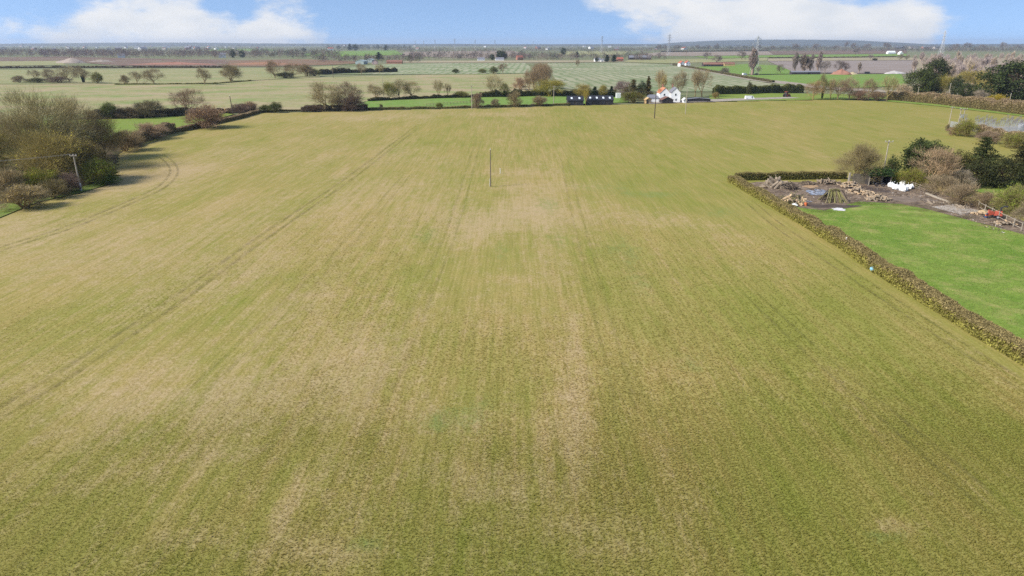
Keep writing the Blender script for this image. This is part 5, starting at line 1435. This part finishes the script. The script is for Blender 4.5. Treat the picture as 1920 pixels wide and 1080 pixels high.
def vehicle(name, px, by, L, W, H, rz, paint, label, cat='car', van=False):
    e = empty(name, G(px, by), rz, label, cat); a = L / 2
    if van: prof = [(-a, .35), (a, .35), (a, .95), (a * .86, 1.15), (a * .66, H), (-a * .97, H), (-a, H * .9)]
    else: prof = [(-a, .35), (a, .35), (a, .72), (a * .92, .86), (a * .42, .95), (a * .12, H), (-a * .55, H), (-a * .86, 1.0), (-a, .9)]
    n = len(prof); v = [(x, s * W / 2 * (1 if z < 1 else .86), z) for s in (-1, 1) for x, z in prof]
    MB().poly(v, [tuple(range(n)), tuple(range(2 * n - 1, n - 1, -1))] + [(i, i + n, (i + 1) % n + n, (i + 1) % n) for i in range(n)]).build('body', paint, e)
    z0, z1 = (1.05, H - .15); x0, x1 = (-a * .62, a * .26) if not van else (a * .3, a * .68)
    for s in (-1, 1): MB().poly([(x0, s * (W / 2 * .93 + .02), z0), (x1, s * (W / 2 * .93 + .02), z0), (x1 - .35, s * (W / 2 * .865 + .02), z1), (x0 + .25, s * (W / 2 * .865 + .02), z1)], [(0, 1, 2, 3)]).build('side_window', M_GLASS, e)
    for x in (-a * .62, a * .62):
        for s in (-1, 1):
            w_ = MB().tube([(x, s * (W / 2 - .22), .34), (x, s * (W / 2 + .02), .34)], .34, 14).build('tyre', M_DARKR, e)
            MB().tube([(x, s * (W / 2 - .1), .34), (x, s * (W / 2 + .035), .34)], .2, 10).build('rim', M_STEEL, w_)
    return e


vehicle('parked_car', 1322, 190.2, 4.6, 1.85, 1.55, .05, M_WHITE, 'white car parked on the drive past the low grey shed')
vehicle('parked_van', 1405, 186.4, 5.4, 2.0, 2.1, .05, M_WHITE, 'white van parked in front of the tall dark hedge', 'van', True)
vehicle('parked_van', 1396, 141, 5.2, 2.1, 2.2, .4, M_WHITE, 'white van parked left of the pylon foot', 'van', True)
vehicle('parked_car', 1419, 140.3, 5.0, 2.0, 1.7, .1, M_DARKR, 'dark car parked right of the pylon foot')
vehicle('parked_van', 1626, 138.5, 6, 2.2, 2.4, .1, M_DARKR, 'dark van beyond the long green pasture', 'van', True)
M_REDP = plain('red_machine_paint', (.42, .085, .05), .5, .15, spec=.4)


def tractor(px, by, label, rz, k=1.0):
    e = empty('tractor', G(px, by), rz, label, 'tractor'); e.scale = (k,) * 3
    MB().box((.85, 0, 1.05), (1.7, .75, .75)).box((1.6, 0, .95), (.3, .8, .9)).build('bonnet', M_REDP, e)
    MB().box((-.5, 0, .95), (1.3, 1.0, .5)).build('chassis', M_DARKR, e)
    c = MB()
    for x in (-1.0, .0):
        for y in (-.6, .6): c.bar((x, y, 1.2), (x, y * .9, 2.5), .07)
    c.box((-.5, 0, 2.55), (1.3, 1.3, .12)).build('cab', M_REDP, e)
    MB().box((-.5, 0, 1.9), (.9, 1.0, 1.1)).build('cab_glass', M_GLASS, e)
    for x, y, r, w in ((-.8, -.85, .78, .42), (-.8, .85, .78, .42), (1.3, -.7, .48, .3), (1.3, .7, .48, .3)):
        t_ = MB().tube([(x, y - w / 2, r), (x, y + w / 2, r)], r, 18).build('tyre', M_DARKR, e); MB().tube([(x, y - w / 2 - .02, r), (x, y + w / 2 + .02, r)], r * .5, 12).build('rim', M_REDP, t_)
    MB().tube([(1.0, .25, 1.4), (1.0, .25, 2.3)], .05, 8).build('exhaust', M_DARKR, e)
    return e


tractor(1475, 182, 'red tractor parked on the grass beyond the crop field', .4, 1.3)

# ------------------------------------------------------------------ the log yard
M_LOG = [plain('log_bark', (.25, .19, .13), .9, .25, 4), plain('log_split', (.46, .33, .20), .9, .2, 4), plain('log_old', (.27, .215, .155), .9, .2, 4)]
M_POLEG = plain('green_rods', (.24, .22, .085), .9, .2, 4); M_BRUSH = plain('dark_brush', (.085, .065, .05), .9, .3, 4); M_BRUSHG = plain('green_brush', (.16, .145, .06), .9, .3, 4)


def log_mesh(nm, mat, l=1.0, r=.12, seed=0):
    r_ = np.random.default_rng(seed); b = .08 * r_.normal()
    return MB().tube([(-l / 2, 0, 0), (0, b, .03), (l / 2, 0, 0)], [r, r * .95, r * .85], 7).mesh(nm, mat)


LOGS = [log_mesh('log', M_LOG[i % 3], 1.0, .15 + .03 * (i % 3), i) for i in range(6)]
STICK = [log_mesh('stick', m, 1.0, .035, 20 + i) for i, m in enumerate((M_LOG[2], M_BRUSH, M_POLEG, M_LOG[0], M_BRUSHG))]


def pile(px, by, wpx, dm, hm, n, label, meshes, l=(.8, 1.6), th=1.0, name='log_pile', part='log', seed=1, rz=0.0, flat=.25):
    """a heap: every log a piece of its own, lying on the ones below"""
    r = np.random.default_rng(seed); e = empty(name, G(px, by, .17), rz, label, 'wood pile'); W = m_of(wpx, by)
    for i in range(n):
        a = r.random() * 6.28; q = math.sqrt(r.random()); x, y = q * math.cos(a) * W / 2, q * math.sin(a) * dm / 2
        z = hm * (1 - q ** 1.5) * r.random() ** .45 + .10 * th
        o = add_obj(part, meshes[int(r.random() * len(meshes))], e, (x, y, z))
        o.rotation_euler = (0, r.normal() * flat - .35 * q * 0, r.random() * 3.14); ln = l[0] + (l[1] - l[0]) * r.random()
        o.scale = (ln, th * (.7 + .6 * r.random()), th * (.7 + .6 * r.random()))
    return e


pile(1452, 352, 44, 4.5, 1.9, 70, 'heap of long grey branches in the corner of the yard hedges', [STICK[0], STICK[3], LOGS[2]], (1.6, 3.4), 1.6, 'branch_pile', 'branch', 2, flat=.45)
pile(1479, 355, 36, 4.0, 1.3, 90, 'dark heap of brushwood beside the grey branches', [STICK[1], STICK[1], STICK[0]], (1.0, 2.4), 1.7, 'brush_pile', 'branch', 3, flat=.5)
pile(1486, 382, 50, 5.0, 2.0, 120, 'mixed heap of olive and brown cuttings next to the long hedge', [STICK[4], STICK[3], LOGS[1], STICK[2], STICK[0]], (1.0, 2.6), 1.7, 'cuttings_pile', 'branch', 4, flat=.5)
pile(1552, 345.5, 38, 3.0, 1.1, 46, 'log heap against the hedge at the back of the yard', [LOGS[0], LOGS[3], LOGS[2]], (1.0, 2.2), .9, seed=5)
pile(1592, 352, 40, 4.0, 1.4, 90, 'large split-log heap in front of the round bare tree', LOGS, (.6, 1.1), .9, seed=6)
pile(1608, 363, 46, 4.5, 1.2, 100, 'low split-log heap spreading toward the paddock', LOGS, (.6, 1.1), .9, seed=7)
pile(1646, 376, 46, 3.6, 1.2, 80, 'log heap at the edge of the paddock grass', LOGS, (.6, 1.2), .9, seed=8)
pile(1884, 422, 40, 2.0, .5, 22, 'scattered logs in front of the red chipper', LOGS, (.6, 1.2), .9, seed=9)
pile(1833, 403, 24, 1.6, .4, 12, 'few pale logs beside the sawdust', [LOGS[1], LOGS[4]], (.5, .9), .9, seed=10)
pile(1800, 391, 34, 1.4, .4, 14, 'grey timber offcuts below the bramble', [LOGS[2], LOGS[5]], (.8, 1.6), .8, seed=12)
# wigwam of rods
e = empty('rod_stack', G(1562, 379, .17), 0, 'green-brown wigwam of long rods stacked in the muddy yard', 'wood pile'); r_ = np.random.default_rng(31)
for i in range(110):
    u = r_.random() * 2 - 1; s = 1 if r_.random() < .55 else -1; tz = 2.2 + .5 * r_.random(); a = Vector((u * 2.5 + r_.normal() * .2, s * (1.3 + .5 * r_.random()), .02)); b = Vector((u * 1.1, -s * .15, tz))
    d = b - a; o = add_obj('rod', STICK[(2, 4, 2, 3)[int(r_.random() * 4)]], e, (a + b) / 2); o.rotation_euler = d.to_track_quat('X', 'Z').to_euler(); o.scale = (d.length * 1.08, 1.5, 1.5)
for s, x in ((0, -2.9), (1, 2.9)): MB().tube([(x, -.6, 0), (x * .75, 0, 1.6), (x * .5, .1, 2.5)], [.12, .10, .07], 7).build('prop', M_BRUSH, e)

M_WATER = NT('puddle_water'); _n = M_WATER.noise(1.2, 5); M_WATER.col(M_WATER.mix(M_WATER.rng(_n, .40, .62), (.075, .070, .072), (.40, .42, .47)))
M_WATER.b.inputs['Roughness'].default_value = .3; M_WATER.b.inputs['Specular IOR Level'].default_value = .4; M_WATER = M_WATER.m
def blob_sheet(name, px, by, wx, wy, z, mat, seed):
    c = G(px, by); pts = []
    for i in range(40):
        a = 2 * math.pi * i / 40; q = 1 + .25 * math.sin(2 * a + seed) + .16 * math.sin(5 * a + seed * 1.7) + .08 * math.sin(9 * a)
        pts.append((c.x + wx / 2 * q * math.cos(a), c.y + wy / 2 * q * math.sin(a)))
    return sheet(name, pts=pts, z=z, mat=mat)


blob_sheet('puddle', 1537, 362, 5.2, 7.5, .19, M_WATER, 1); blob_sheet('puddle', 1510, 378, 2.0, 2.0, .19, M_WATER, 3)
blob_sheet('chalk_patch', 1573, 394, 3.0, 2.2, .185, plain('chalky_mud', (.62, .60, .58), .9, .25, 1.5), 5)
blob_sheet('sand_patch', 1520, 351, 4.0, 3.0, .187, plain('bare_sand', (.38, .25, .14), .95, .2, 1.5), 6)
blob_sheet('worn_earth', 1690, 374, 10, 7, .178, plain('worn_earth', (.19, .145, .11), .95, .3, .6), 2)
blob_sheet('worn_earth', 1630, 356, 9, 6, .179, plain('dark_worn_earth', (.085, .062, .05), .95, .3, .6), 4)
blob_sheet('worn_earth', 1560, 388, 9, 4, .181, MAT['dark_worn_earth'], 8)
for i_, (a_, b_, c_, d_, f_) in enumerate([(1690, 386, 6, 2.2, .9), (1745, 396, 5, 2, .8), (1615, 383, 5, 1.6, .9), (1800, 409, 5, 1.8, .8), (1850, 424, 4, 1.4, .7), (1540, 398, 3, 1.6, .8), (1660, 392, 4, 2.5, .45), (1720, 406, 5, 2, .4), (1480, 376, 2, 4, .8)]): soil_blob('worn_earth', a_, b_, c_, d_, f_, i_ + 3, .19 + .002 * i_)
heap('sawdust_heap', 1845, 398, 4.5, 3.0, .6, M_SAW, 'sawdust heap beside the red chipper', seed=12)
heap('sawdust_heap', 1858, 417, 3.8, 2.2, .25, M_SAW, 'thin spread of sawdust before the red chipper', seed=13)


def bulk_bag(px, by, w, h, label, seed, mat=M_WHITE):
    r = np.random.default_rng(seed); n, lv = 16, [(0, .86), (.15, 1.0), (.5, 1.06), (.82, .96), (1.0, .70), (1.06, .3)]; v = []
    for t_, k in lv:
        for i in range(n):
            a = 2 * math.pi * i / n; q = 1 / max(abs(math.cos(a)), abs(math.sin(a))) ** .55
            v.append((w / 2 * k * q * math.cos(a) * (1 + .15 * r.normal()), w / 2 * k * q * math.sin(a) * (1 + .15 * r.normal()), h * .8 * t_ * (1 + .13 * r.normal()) if t_ else 0))
    f = [(j * n + i, j * n + (i + 1) % n, (j + 1) * n + (i + 1) % n, (j + 1) * n + i) for j in range(len(lv) - 1) for i in range(n)] + [tuple((len(lv) - 1) * n + i for i in range(n))]
    o = MB().poly(v, f).build('bulk_bag', mat, loc=G(px, by, .17)); o.rotation_euler = (0, 0, r.random())
    for sx, sy in ((-1, -1), (1, 1), (1, -1)): MB().tube([(sx * w * .3, sy * w * .3, h * .95), (sx * w * .36, sy * w * .36, h * 1.18), (sx * w * .42, sy * w * .3, h * .9)], .03, 5).build('loop', M_SLEEVE, o)
    return tag(o, label, 'bag')


bulk_bag(1670, 352, 1.3, 1.2, 'white bulk bag nearest the dark shed', 1); bulk_bag(1680, 356, 1.5, 1.2, 'second white bulk bag from the dark shed', 2)
bulk_bag(1693, 359, 1.6, 1.3, 'fullest white bulk bag in front of the row', 3); bulk_bag(1704, 355, 1.4, 1.1, 'white bulk bag at the fence end of the row', 4); bulk_bag(1692, 349, 1.2, 1.1, 'small white bulk bag behind the fullest one', 5)
bulk_bag(1489, 389, .9, .7, 'white sack lying on the cuttings heap edge', 6)
M_BLUE = plain('pale_blue_plastic', (.22, .46, .60), .4, .05, spec=.4); M_ORNG = plain('orange_plastic', (.62, .17, .06), .5, .1)


def drum(px, by, r, h, mat, label, tilt=0.0):
    o = MB().lathe((0, 0, 0), [(r * .92, 0), (r, .05), (r, h * .3), (r * 1.05, h * .33), (r, h * .36), (r, h * .64), (r * 1.05, h * .67), (r, h * .7), (r, h * .95), (r * .9, h), (r * .3, h + .01)], 16).build('plastic_drum', mat, loc=G(px, by, .1 + r * math.sin(tilt)))
    MB().lathe((r * .4, 0, h), [(.06, 0), (.06, .06)], 8).build('bung', M_DARKR, o)
    o.rotation_euler = (tilt, 0, .4); return tag(o, label, 'drum')


r_ = np.random.default_rng(88); c = []
for k in range(3200):
    px = 1400 + 480 * r_.random(); lo = 344 + max(0, px - 1700) * .40; by = lo + (40 if px < 1640 else 26) * r_.random()
    if px < 1440: by = 345 + 14 * r_.random()
    q = G(px, by); c.append((q.x, q.y, .19 + .10 * r_.random()))
c = np.array(c); d_ = unit(r_.normal(size=c.shape) * np.array([1, 1, .22])); L_ = .12 + .45 * r_.random(len(c)) ** 2
v, f = slivers(r_, np.stack([c, c + d_ * L_[:, None]], 1), .03 + .05 * r_.random(len(c))); pal_ = np.array([(.30, .21, .13), (.42, .31, .19), (.09, .07, .05), (.20, .17, .10), (.5, .46, .42)])[r_.integers(0, 5, len(c))]
tag(add_obj('wood_debris', mesh_np('wood_debris', v, f, [M_HEDGE], np.tile(pal_, (2, 1)))), 'bark chips, twigs and offcuts littering the muddy yard', 'debris', kind='stuff')
pile(1515, 347, 30, 2.2, .7, 40, 'low scatter of brushwood along the yard hedge', [STICK[0], STICK[1], STICK[3]], (.8, 2.0), 1.6, 'brush_pile', 'branch', 14, flat=.3)
pile(1628, 366, 30, 3.0, .8, 60, 'small split-log scatter between the two larger heaps', LOGS, (.5, 1.0), .8, seed=15)
pile(1760, 384, 40, 1.2, .3, 16, 'old planks and poles dropped below the timber beams', [LOGS[2], STICK[0], STICK[3]], (.8, 2.0), .8, seed=16)
heap('soil_heap', 1575, 352, 4.0, 2.5, .9, plain('dark_soil', (.11, .08, .06), .95, .3, 1.5), 'dark soil heap between the log heaps', seed=21)
heap('soil_heap', 1462, 362, 3.5, 2.5, .6, MAT['dark_soil'], 'dark soil heap below the grey branches', seed=22)
drum(1633, 509, .32, .7, M_BLUE, 'pale blue drum lying at the foot of the long hedge', 1.1); drum(1510, 387, .3, .7, M_ORNG, 'orange drum beside the cuttings heap')
o = MB().tube([(0, 0, 0), (.02, 0, 2.2)], [.11, .10], 8).build('gate_post', M_POLEP, loc=G(1583, 470)); tag(o, 'pale wooden post standing in the long hedge', 'post')
MB().lathe((.02, 0, 2.2), [(.11, 0), (.02, .08)], 8).build('cap', M_SLEEVE, o)

# dark shed with ivy, tyres
M_IVYW = plain('mossy_wall', (.20, .17, .12), .9, .25, 2)
e = empty('dark_shed', G(1650, 349) + Vector((0, 2, .17)), -.05, 'open-fronted dark shed under ivy at the back of the yard', 'shed')
MB().box((0, 1.7, 1.45), (5.2, .12, 2.9)).build('wall', M_DARKW, e); MB().box((-2.55, 0, 1.45), (.12, 3.3, 2.9)).build('wall', M_DARKW, e); MB().box((2.55, 0, 1.45), (.12, 3.3, 2.9)).build('wall', M_DARKW, e)
ro = MB().box((0, 0, 3.0), (5.6, 4.0, .14), rx=.06).build('roof', M_DARKR, e); MB().box((-2.5, -1.75, 1.4), (.16, .16, 2.8)).build('post', M_POLEP, e); MB().box((2.5, -1.75, 1.4), (.16, .16, 2.8)).build('post', M_POLE, e)
MB().box((0, -1.8, 2.62), (5.2, .1, .42)).build('fascia', M_DARKW, e)
r_ = np.random.default_rng(41); c = np.stack([r_.normal(size=2600) * 1.5, r_.normal(size=2600) * 1.0 + .2, 3.05 + np.abs(r_.normal(size=2600)) * .38], 1); hang = r_.random(2600) < .25; c[hang, 1] = -1.95 - .1 * r_.random(hang.sum()); c[hang, 2] = 2.2 + r_.random(hang.sum())
v, f = leaf_quads(r_, c, .22); add_obj('ivy', mesh_np('ivy', v, f, [M_LEAF], np.tile(.6 + .8 * r_.random(2600), 2)[:, None] * np.ones((1, 3))), e).color = (.055, .095, .028, 1)
e = empty('mossy_wall', G(1617, 347) + Vector((0, 1, .1)), -.03, 'pale mossy block wall behind the round bare tree', 'wall')
for k in range(5):
    for j in range(4): MB().box((-1.86 + k * .93 + (.2 if j % 2 else -.2), 0, .33 + j * .61), (.90, .22, .58)).build('block', M_IVYW, e)
MB().box((-2.9, 0, 1.35), (.35, .35, 2.7)).build('pier', M_POLEP, e); MB().box((2.9, 0, 1.3), (.25, .3, 2.6)).build('pier', M_POLEP, e)


def tyre(px, by, z, label, rz=0.3):
    mb = MB(); n, m = 18, 8; v = []; f = []
    for i in range(n):
        a = 2 * math.pi * i / n
        for j in range(m):
            b = 2 * math.pi * j / m; q = .36 + .13 * math.cos(b); v.append((q * math.cos(a), .12 * math.sin(b), q * math.sin(a) + .49))
    for i in range(n):
        for j in range(m): f.append((i * m + j, ((i + 1) % n) * m + j, ((i + 1) % n) * m + (j + 1) % m, i * m + (j + 1) % m))
    o = mb.poly(v, f).build('old_tyre', M_DARKR, loc=G(px, by, z)); o.rotation_euler = (.15, 0, rz); return tag(o, label, 'tyre')


tyre(1643, 351, .18, 'old tyre at the mouth of the dark shed, left of two', .1); tyre(1655, 351.5, .18, 'old tyre at the mouth of the dark shed, right of two', -.2)


def rail_fence(a, b, n, label, h=1.25, rails=3, mat=None, posth=None):
    mat = mat or M_POLEP; a = Vector(a); b = Vector(b); d = (b - a); e = empty('rail_fence', a, 0, label, 'fence')
    for i in range(n): p = d * (i / (n - 1)); MB().box((p.x, p.y, h / 2), (.13, .13, h + .1), rz=math.atan2(d.y, d.x)).build('post', mat, e)
    for i in range(n - 1):
        p = d * (i / (n - 1)); q = d * ((i + 1) / (n - 1)); s = Vector((d.y, -d.x, 0)).normalized() * .10
        for k in range(rails): z = h * (.30 + .62 * k / max(1, rails - 1)); MB().bar(p + s + Vector((0, 0, z)), q + s + Vector((0, 0, z)), .07).build('rail', mat, e)
    return e


rail_fence(G(1833, 393, .17), G(1914, 434, .17), 7, 'pale post and rail fence behind the red chipper', 1.5, 2)
rail_fence(G(1706, 352, .17), G(1732, 362, .17), 4, 'short rail fence behind the white bulk bags', 1.4, 3, M_LOG[2])
rail_fence(G(-30, 365, .1), G(26, 362, .1), 6, 'short weathered rail fence beside the grove bushes', 1.3, 3)
rail_fence(G(692, 205.6, 0), G(1000, 199.6, 0), 46, 'long thin post fence along the hay pasture', 1.2, 2, M_POLE)
rail_fence(G(800, 199, .1), G(905, 192, .1), 18, 'post fence crossing the hay pasture', 1.2, 2, M_POLE)
for k, (p, q) in enumerate((((1736, 365), (1766, 377)), ((1767, 377), (1794, 387)))):
    a = G(*p, .34); b = G(*q, .34); o = MB().box((0, 0, 0), ((b - a).length, .34, .30)).build('timber_beam', M_POLEP, loc=(a + b) / 2); o.rotation_euler = (0, 0, math.atan2(b.y - a.y, b.x - a.x)); tag(o, 'pale timber beam below the brambles, ' + ('nearer the white bags' if k == 0 else 'nearer the post fence'), 'beam')

# red chipper with its dark chassis
e = empty('wood_chipper', G(1869, 411, .17), -.5, 'red wood chipper with black wheels beside the post fence', 'machine')
MB().poly([(-.7, -.55, .6), (.7, -.55, .6), (.7, .55, .6), (-.7, .55, .6), (-.5, -.5, 1.35), (.55, -.5, 1.5), (.55, .5, 1.5), (-.5, .5, 1.35)], [(0, 1, 5, 4), (1, 2, 6, 5), (2, 3, 7, 6), (3, 0, 4, 7), (4, 5, 6, 7), (0, 3, 2, 1)]).build('hood', M_REDP, e)
MB().poly([(-.72, -.4, .75), (-.72, .4, .75), (-.72, .4, 1.2), (-.72, -.4, 1.2), (-1.6, -.75, .55), (-1.6, .75, .55), (-1.6, .75, 1.45), (-1.6, -.75, 1.45)], [(0, 1, 5, 4), (1, 2, 6, 5), (2, 3, 7, 6), (3, 0, 4, 7)]).build('feed_funnel', M_REDP, e)
MB().tube([(.3, 0, 1.4), (.3, 0, 2.1), (.7, 0, 2.45), (1.3, 0, 2.4)], [.16, .15, .15, .17], 8).build('chute', M_DARKR, e)
MB().box((0, 0, .5), (2.0, .8, .16)).build('chassis', M_DARKR, e); MB().bar((1.0, 0, .5), (2.2, 0, .45), .1).build('drawbar', M_DARKR, e)
for s in (-1, 1):
    t_ = MB().tube([(0, s * .55, .36), (0, s * .8, .36)], .36, 16).build('wheel', M_DARKR, e); MB().tube([(0, s * .55, .36), (0, s * .82, .36)], .18, 10).build('rim', M_STEEL, t_)
e = empty('log_splitter', G(1852, 410, .17), .3, 'small blue and orange log splitter left of the red chipper', 'machine')
M_BLUD = plain('dark_blue_paint', (.05, .07, .14), .5, .15)
MB().box((0, 0, .55), (1.5, .22, .26)).build('beam', M_ORNG, e); MB().tube([(-.7, 0, .8), (.0, 0, .8)], .12, 10).build('ram', M_BLUD, e); MB().box((.55, 0, .85), (.12, .3, .4)).build('wedge', M_STEEL, e); MB().box((-.55, 0, .25), (.4, .6, .3)).build('engine', M_BLUD, e)
for s in (-1, 1): MB().tube([(-.4, s * .35, .22), (-.4, s * .5, .22)], .22, 12).build('wheel', M_DARKR, e)

# ------------------------------------------------------------------ substation
sub0 = G(1848, 251)
e = empty('steel_fence', sub0, 0, 'grey steel palisade fence of the substation', 'fence')
pal = MB()
for k in range(17): pal.box((k * .16 - 1.28, 0, 1.25), (.075, .02, 2.3))
for z in (.5, 2.0): pal.box((0, .03, z), (2.72, .04, .06))
pm = pal.mesh('fence_panel', M_STEEL); po = MB().box((0, 0, 1.2), (.1, .1, 2.5)).mesh('fence_post', M_STEEL)
for k in range(10):
    add_obj('panel', pm, e, (1.42 + k * 2.84, 0, 0)); add_obj('post', po, e, (k * 2.84, .06, 0))
for k in range(8): o = add_obj('panel', pm, e, (-.05, 1.42 + k * 2.84, 0)); o.rotation_euler = (0, 0, math.pi / 2)
sheet('substation_gravel', pts=[(sub0.x, sub0.y), (sub0.x + 28, sub0.y), (sub0.x + 28, sub0.y + 23), (sub0.x, sub0.y + 23)], z=.165, mat=m_gravel)
stm = MB()
for dx in (-.22, .22):
    for dy in (-.22, .22): stm.box((dx, dy, 1.6), (.07, .07, 3.2))
for z in (.6, 1.4, 2.2, 3.0):
    stm.box((0, -.22, z), (.5, .05, .06)); stm.box((0, .22, z), (.5, .05, .06))
stm.box((0, 0, 3.24), (1.0, .5, .08)); stm = stm.mesh('stand', M_STEEL)
inm = MB().lathe((0, 0, 0), [(.05, 0)] + [(q, .1 + .13 * k + o_) for k in range(7) for q, o_ in ((.17, 0), (.08, .06))] + [(.06, 1.15)], 8).mesh('insulator', plain('brown_insulator', (.20, .17, .17), .3, .1, spec=.5)); capm = MB().box((0, 0, 0), (1.3, .09, .09)).mesh('contact_bar', M_STEEL)
for gx in range(12):
    for gy in range(5):
        if (gx * 3 + gy * 2) % 5 == 4: continue
        e = empty('switchgear_stand', sub0 + Vector((2 + gx * 2.1, 3 + gy * 4.2, .165)), 0, 'grey steel switchgear stand with insulators inside the substation fence', 'switchgear', 'switchgear stands of the substation')
        e.scale = (.75, .75, .80 + .3 * ((gx * 7 + gy * 3) % 4) / 3)
        add_obj('stand', stm, e)
        for x in (-.38, .38): add_obj('insulator', inm, e, (x, 0, 3.282))
        add_obj('contact_bar', capm, e, (0, 0, 4.48))
e = empty('power_transformer', sub0 + Vector((20, 9, .165)), 0, 'grey power transformer with cooling fins in the substation', 'transformer')
MB().box((0, 0, 1.6), (2.6, 1.8, 2.6)).build('tank', M_STEEL, e)
for k in range(9): MB().box((-1.2 + k * .3, -1.15, 1.6), (.06, .48, 2.0)).build('fin', M_STEEL, e)
for k in range(3): add_obj('bushing', inm, e, (-.8 + k * .8, 0, 2.902))

# small flowers under the loose hedge
r_ = np.random.default_rng(61); a = G(225, 284); b = G(296, 262); c = np.array([tuple(a.lerp(b, r_.random()) + Vector((r_.normal() * .3 + .6, r_.normal() * .3 - 1.4, .28))) for _ in range(260)])
v, f = leaf_quads(r_, c, .16); o = add_obj('daffodils', mesh_np('daffodils', v, f, [M_HEDGE], np.tile(np.array([(.55, .48, .08)]), (len(f), 1)))); tag(o, 'sprinkling of pale yellow daffodils along the foot of the loose hedge', 'flowers', kind='stuff')

# ------------------------------------------------------------------ the air
me = bpy.data.meshes.new('haze'); mb = MB().box((0, 6500, 48), (27600, 14100, 99)); me.from_pydata(mb.v, [], mb.f)
m = bpy.data.materials.new('haze'); m.use_nodes = True; nt = m.node_tree; nt.nodes.clear()
ou = nt.nodes.new('ShaderNodeOutputMaterial'); pv = nt.nodes.new('ShaderNodeVolumePrincipled')
pv.inputs['Color'].default_value = (.74, .84, 1.0, 1); pv.inputs['Density'].default_value = .000066; pv.inputs['Anisotropy'].default_value = .2
nt.links.new(pv.outputs[0], ou.inputs['Volume']); me.materials.append(m)
tag(add_obj('haze', me), 'thin blue winter haze over the far plain', 'haze', kind='stuff')
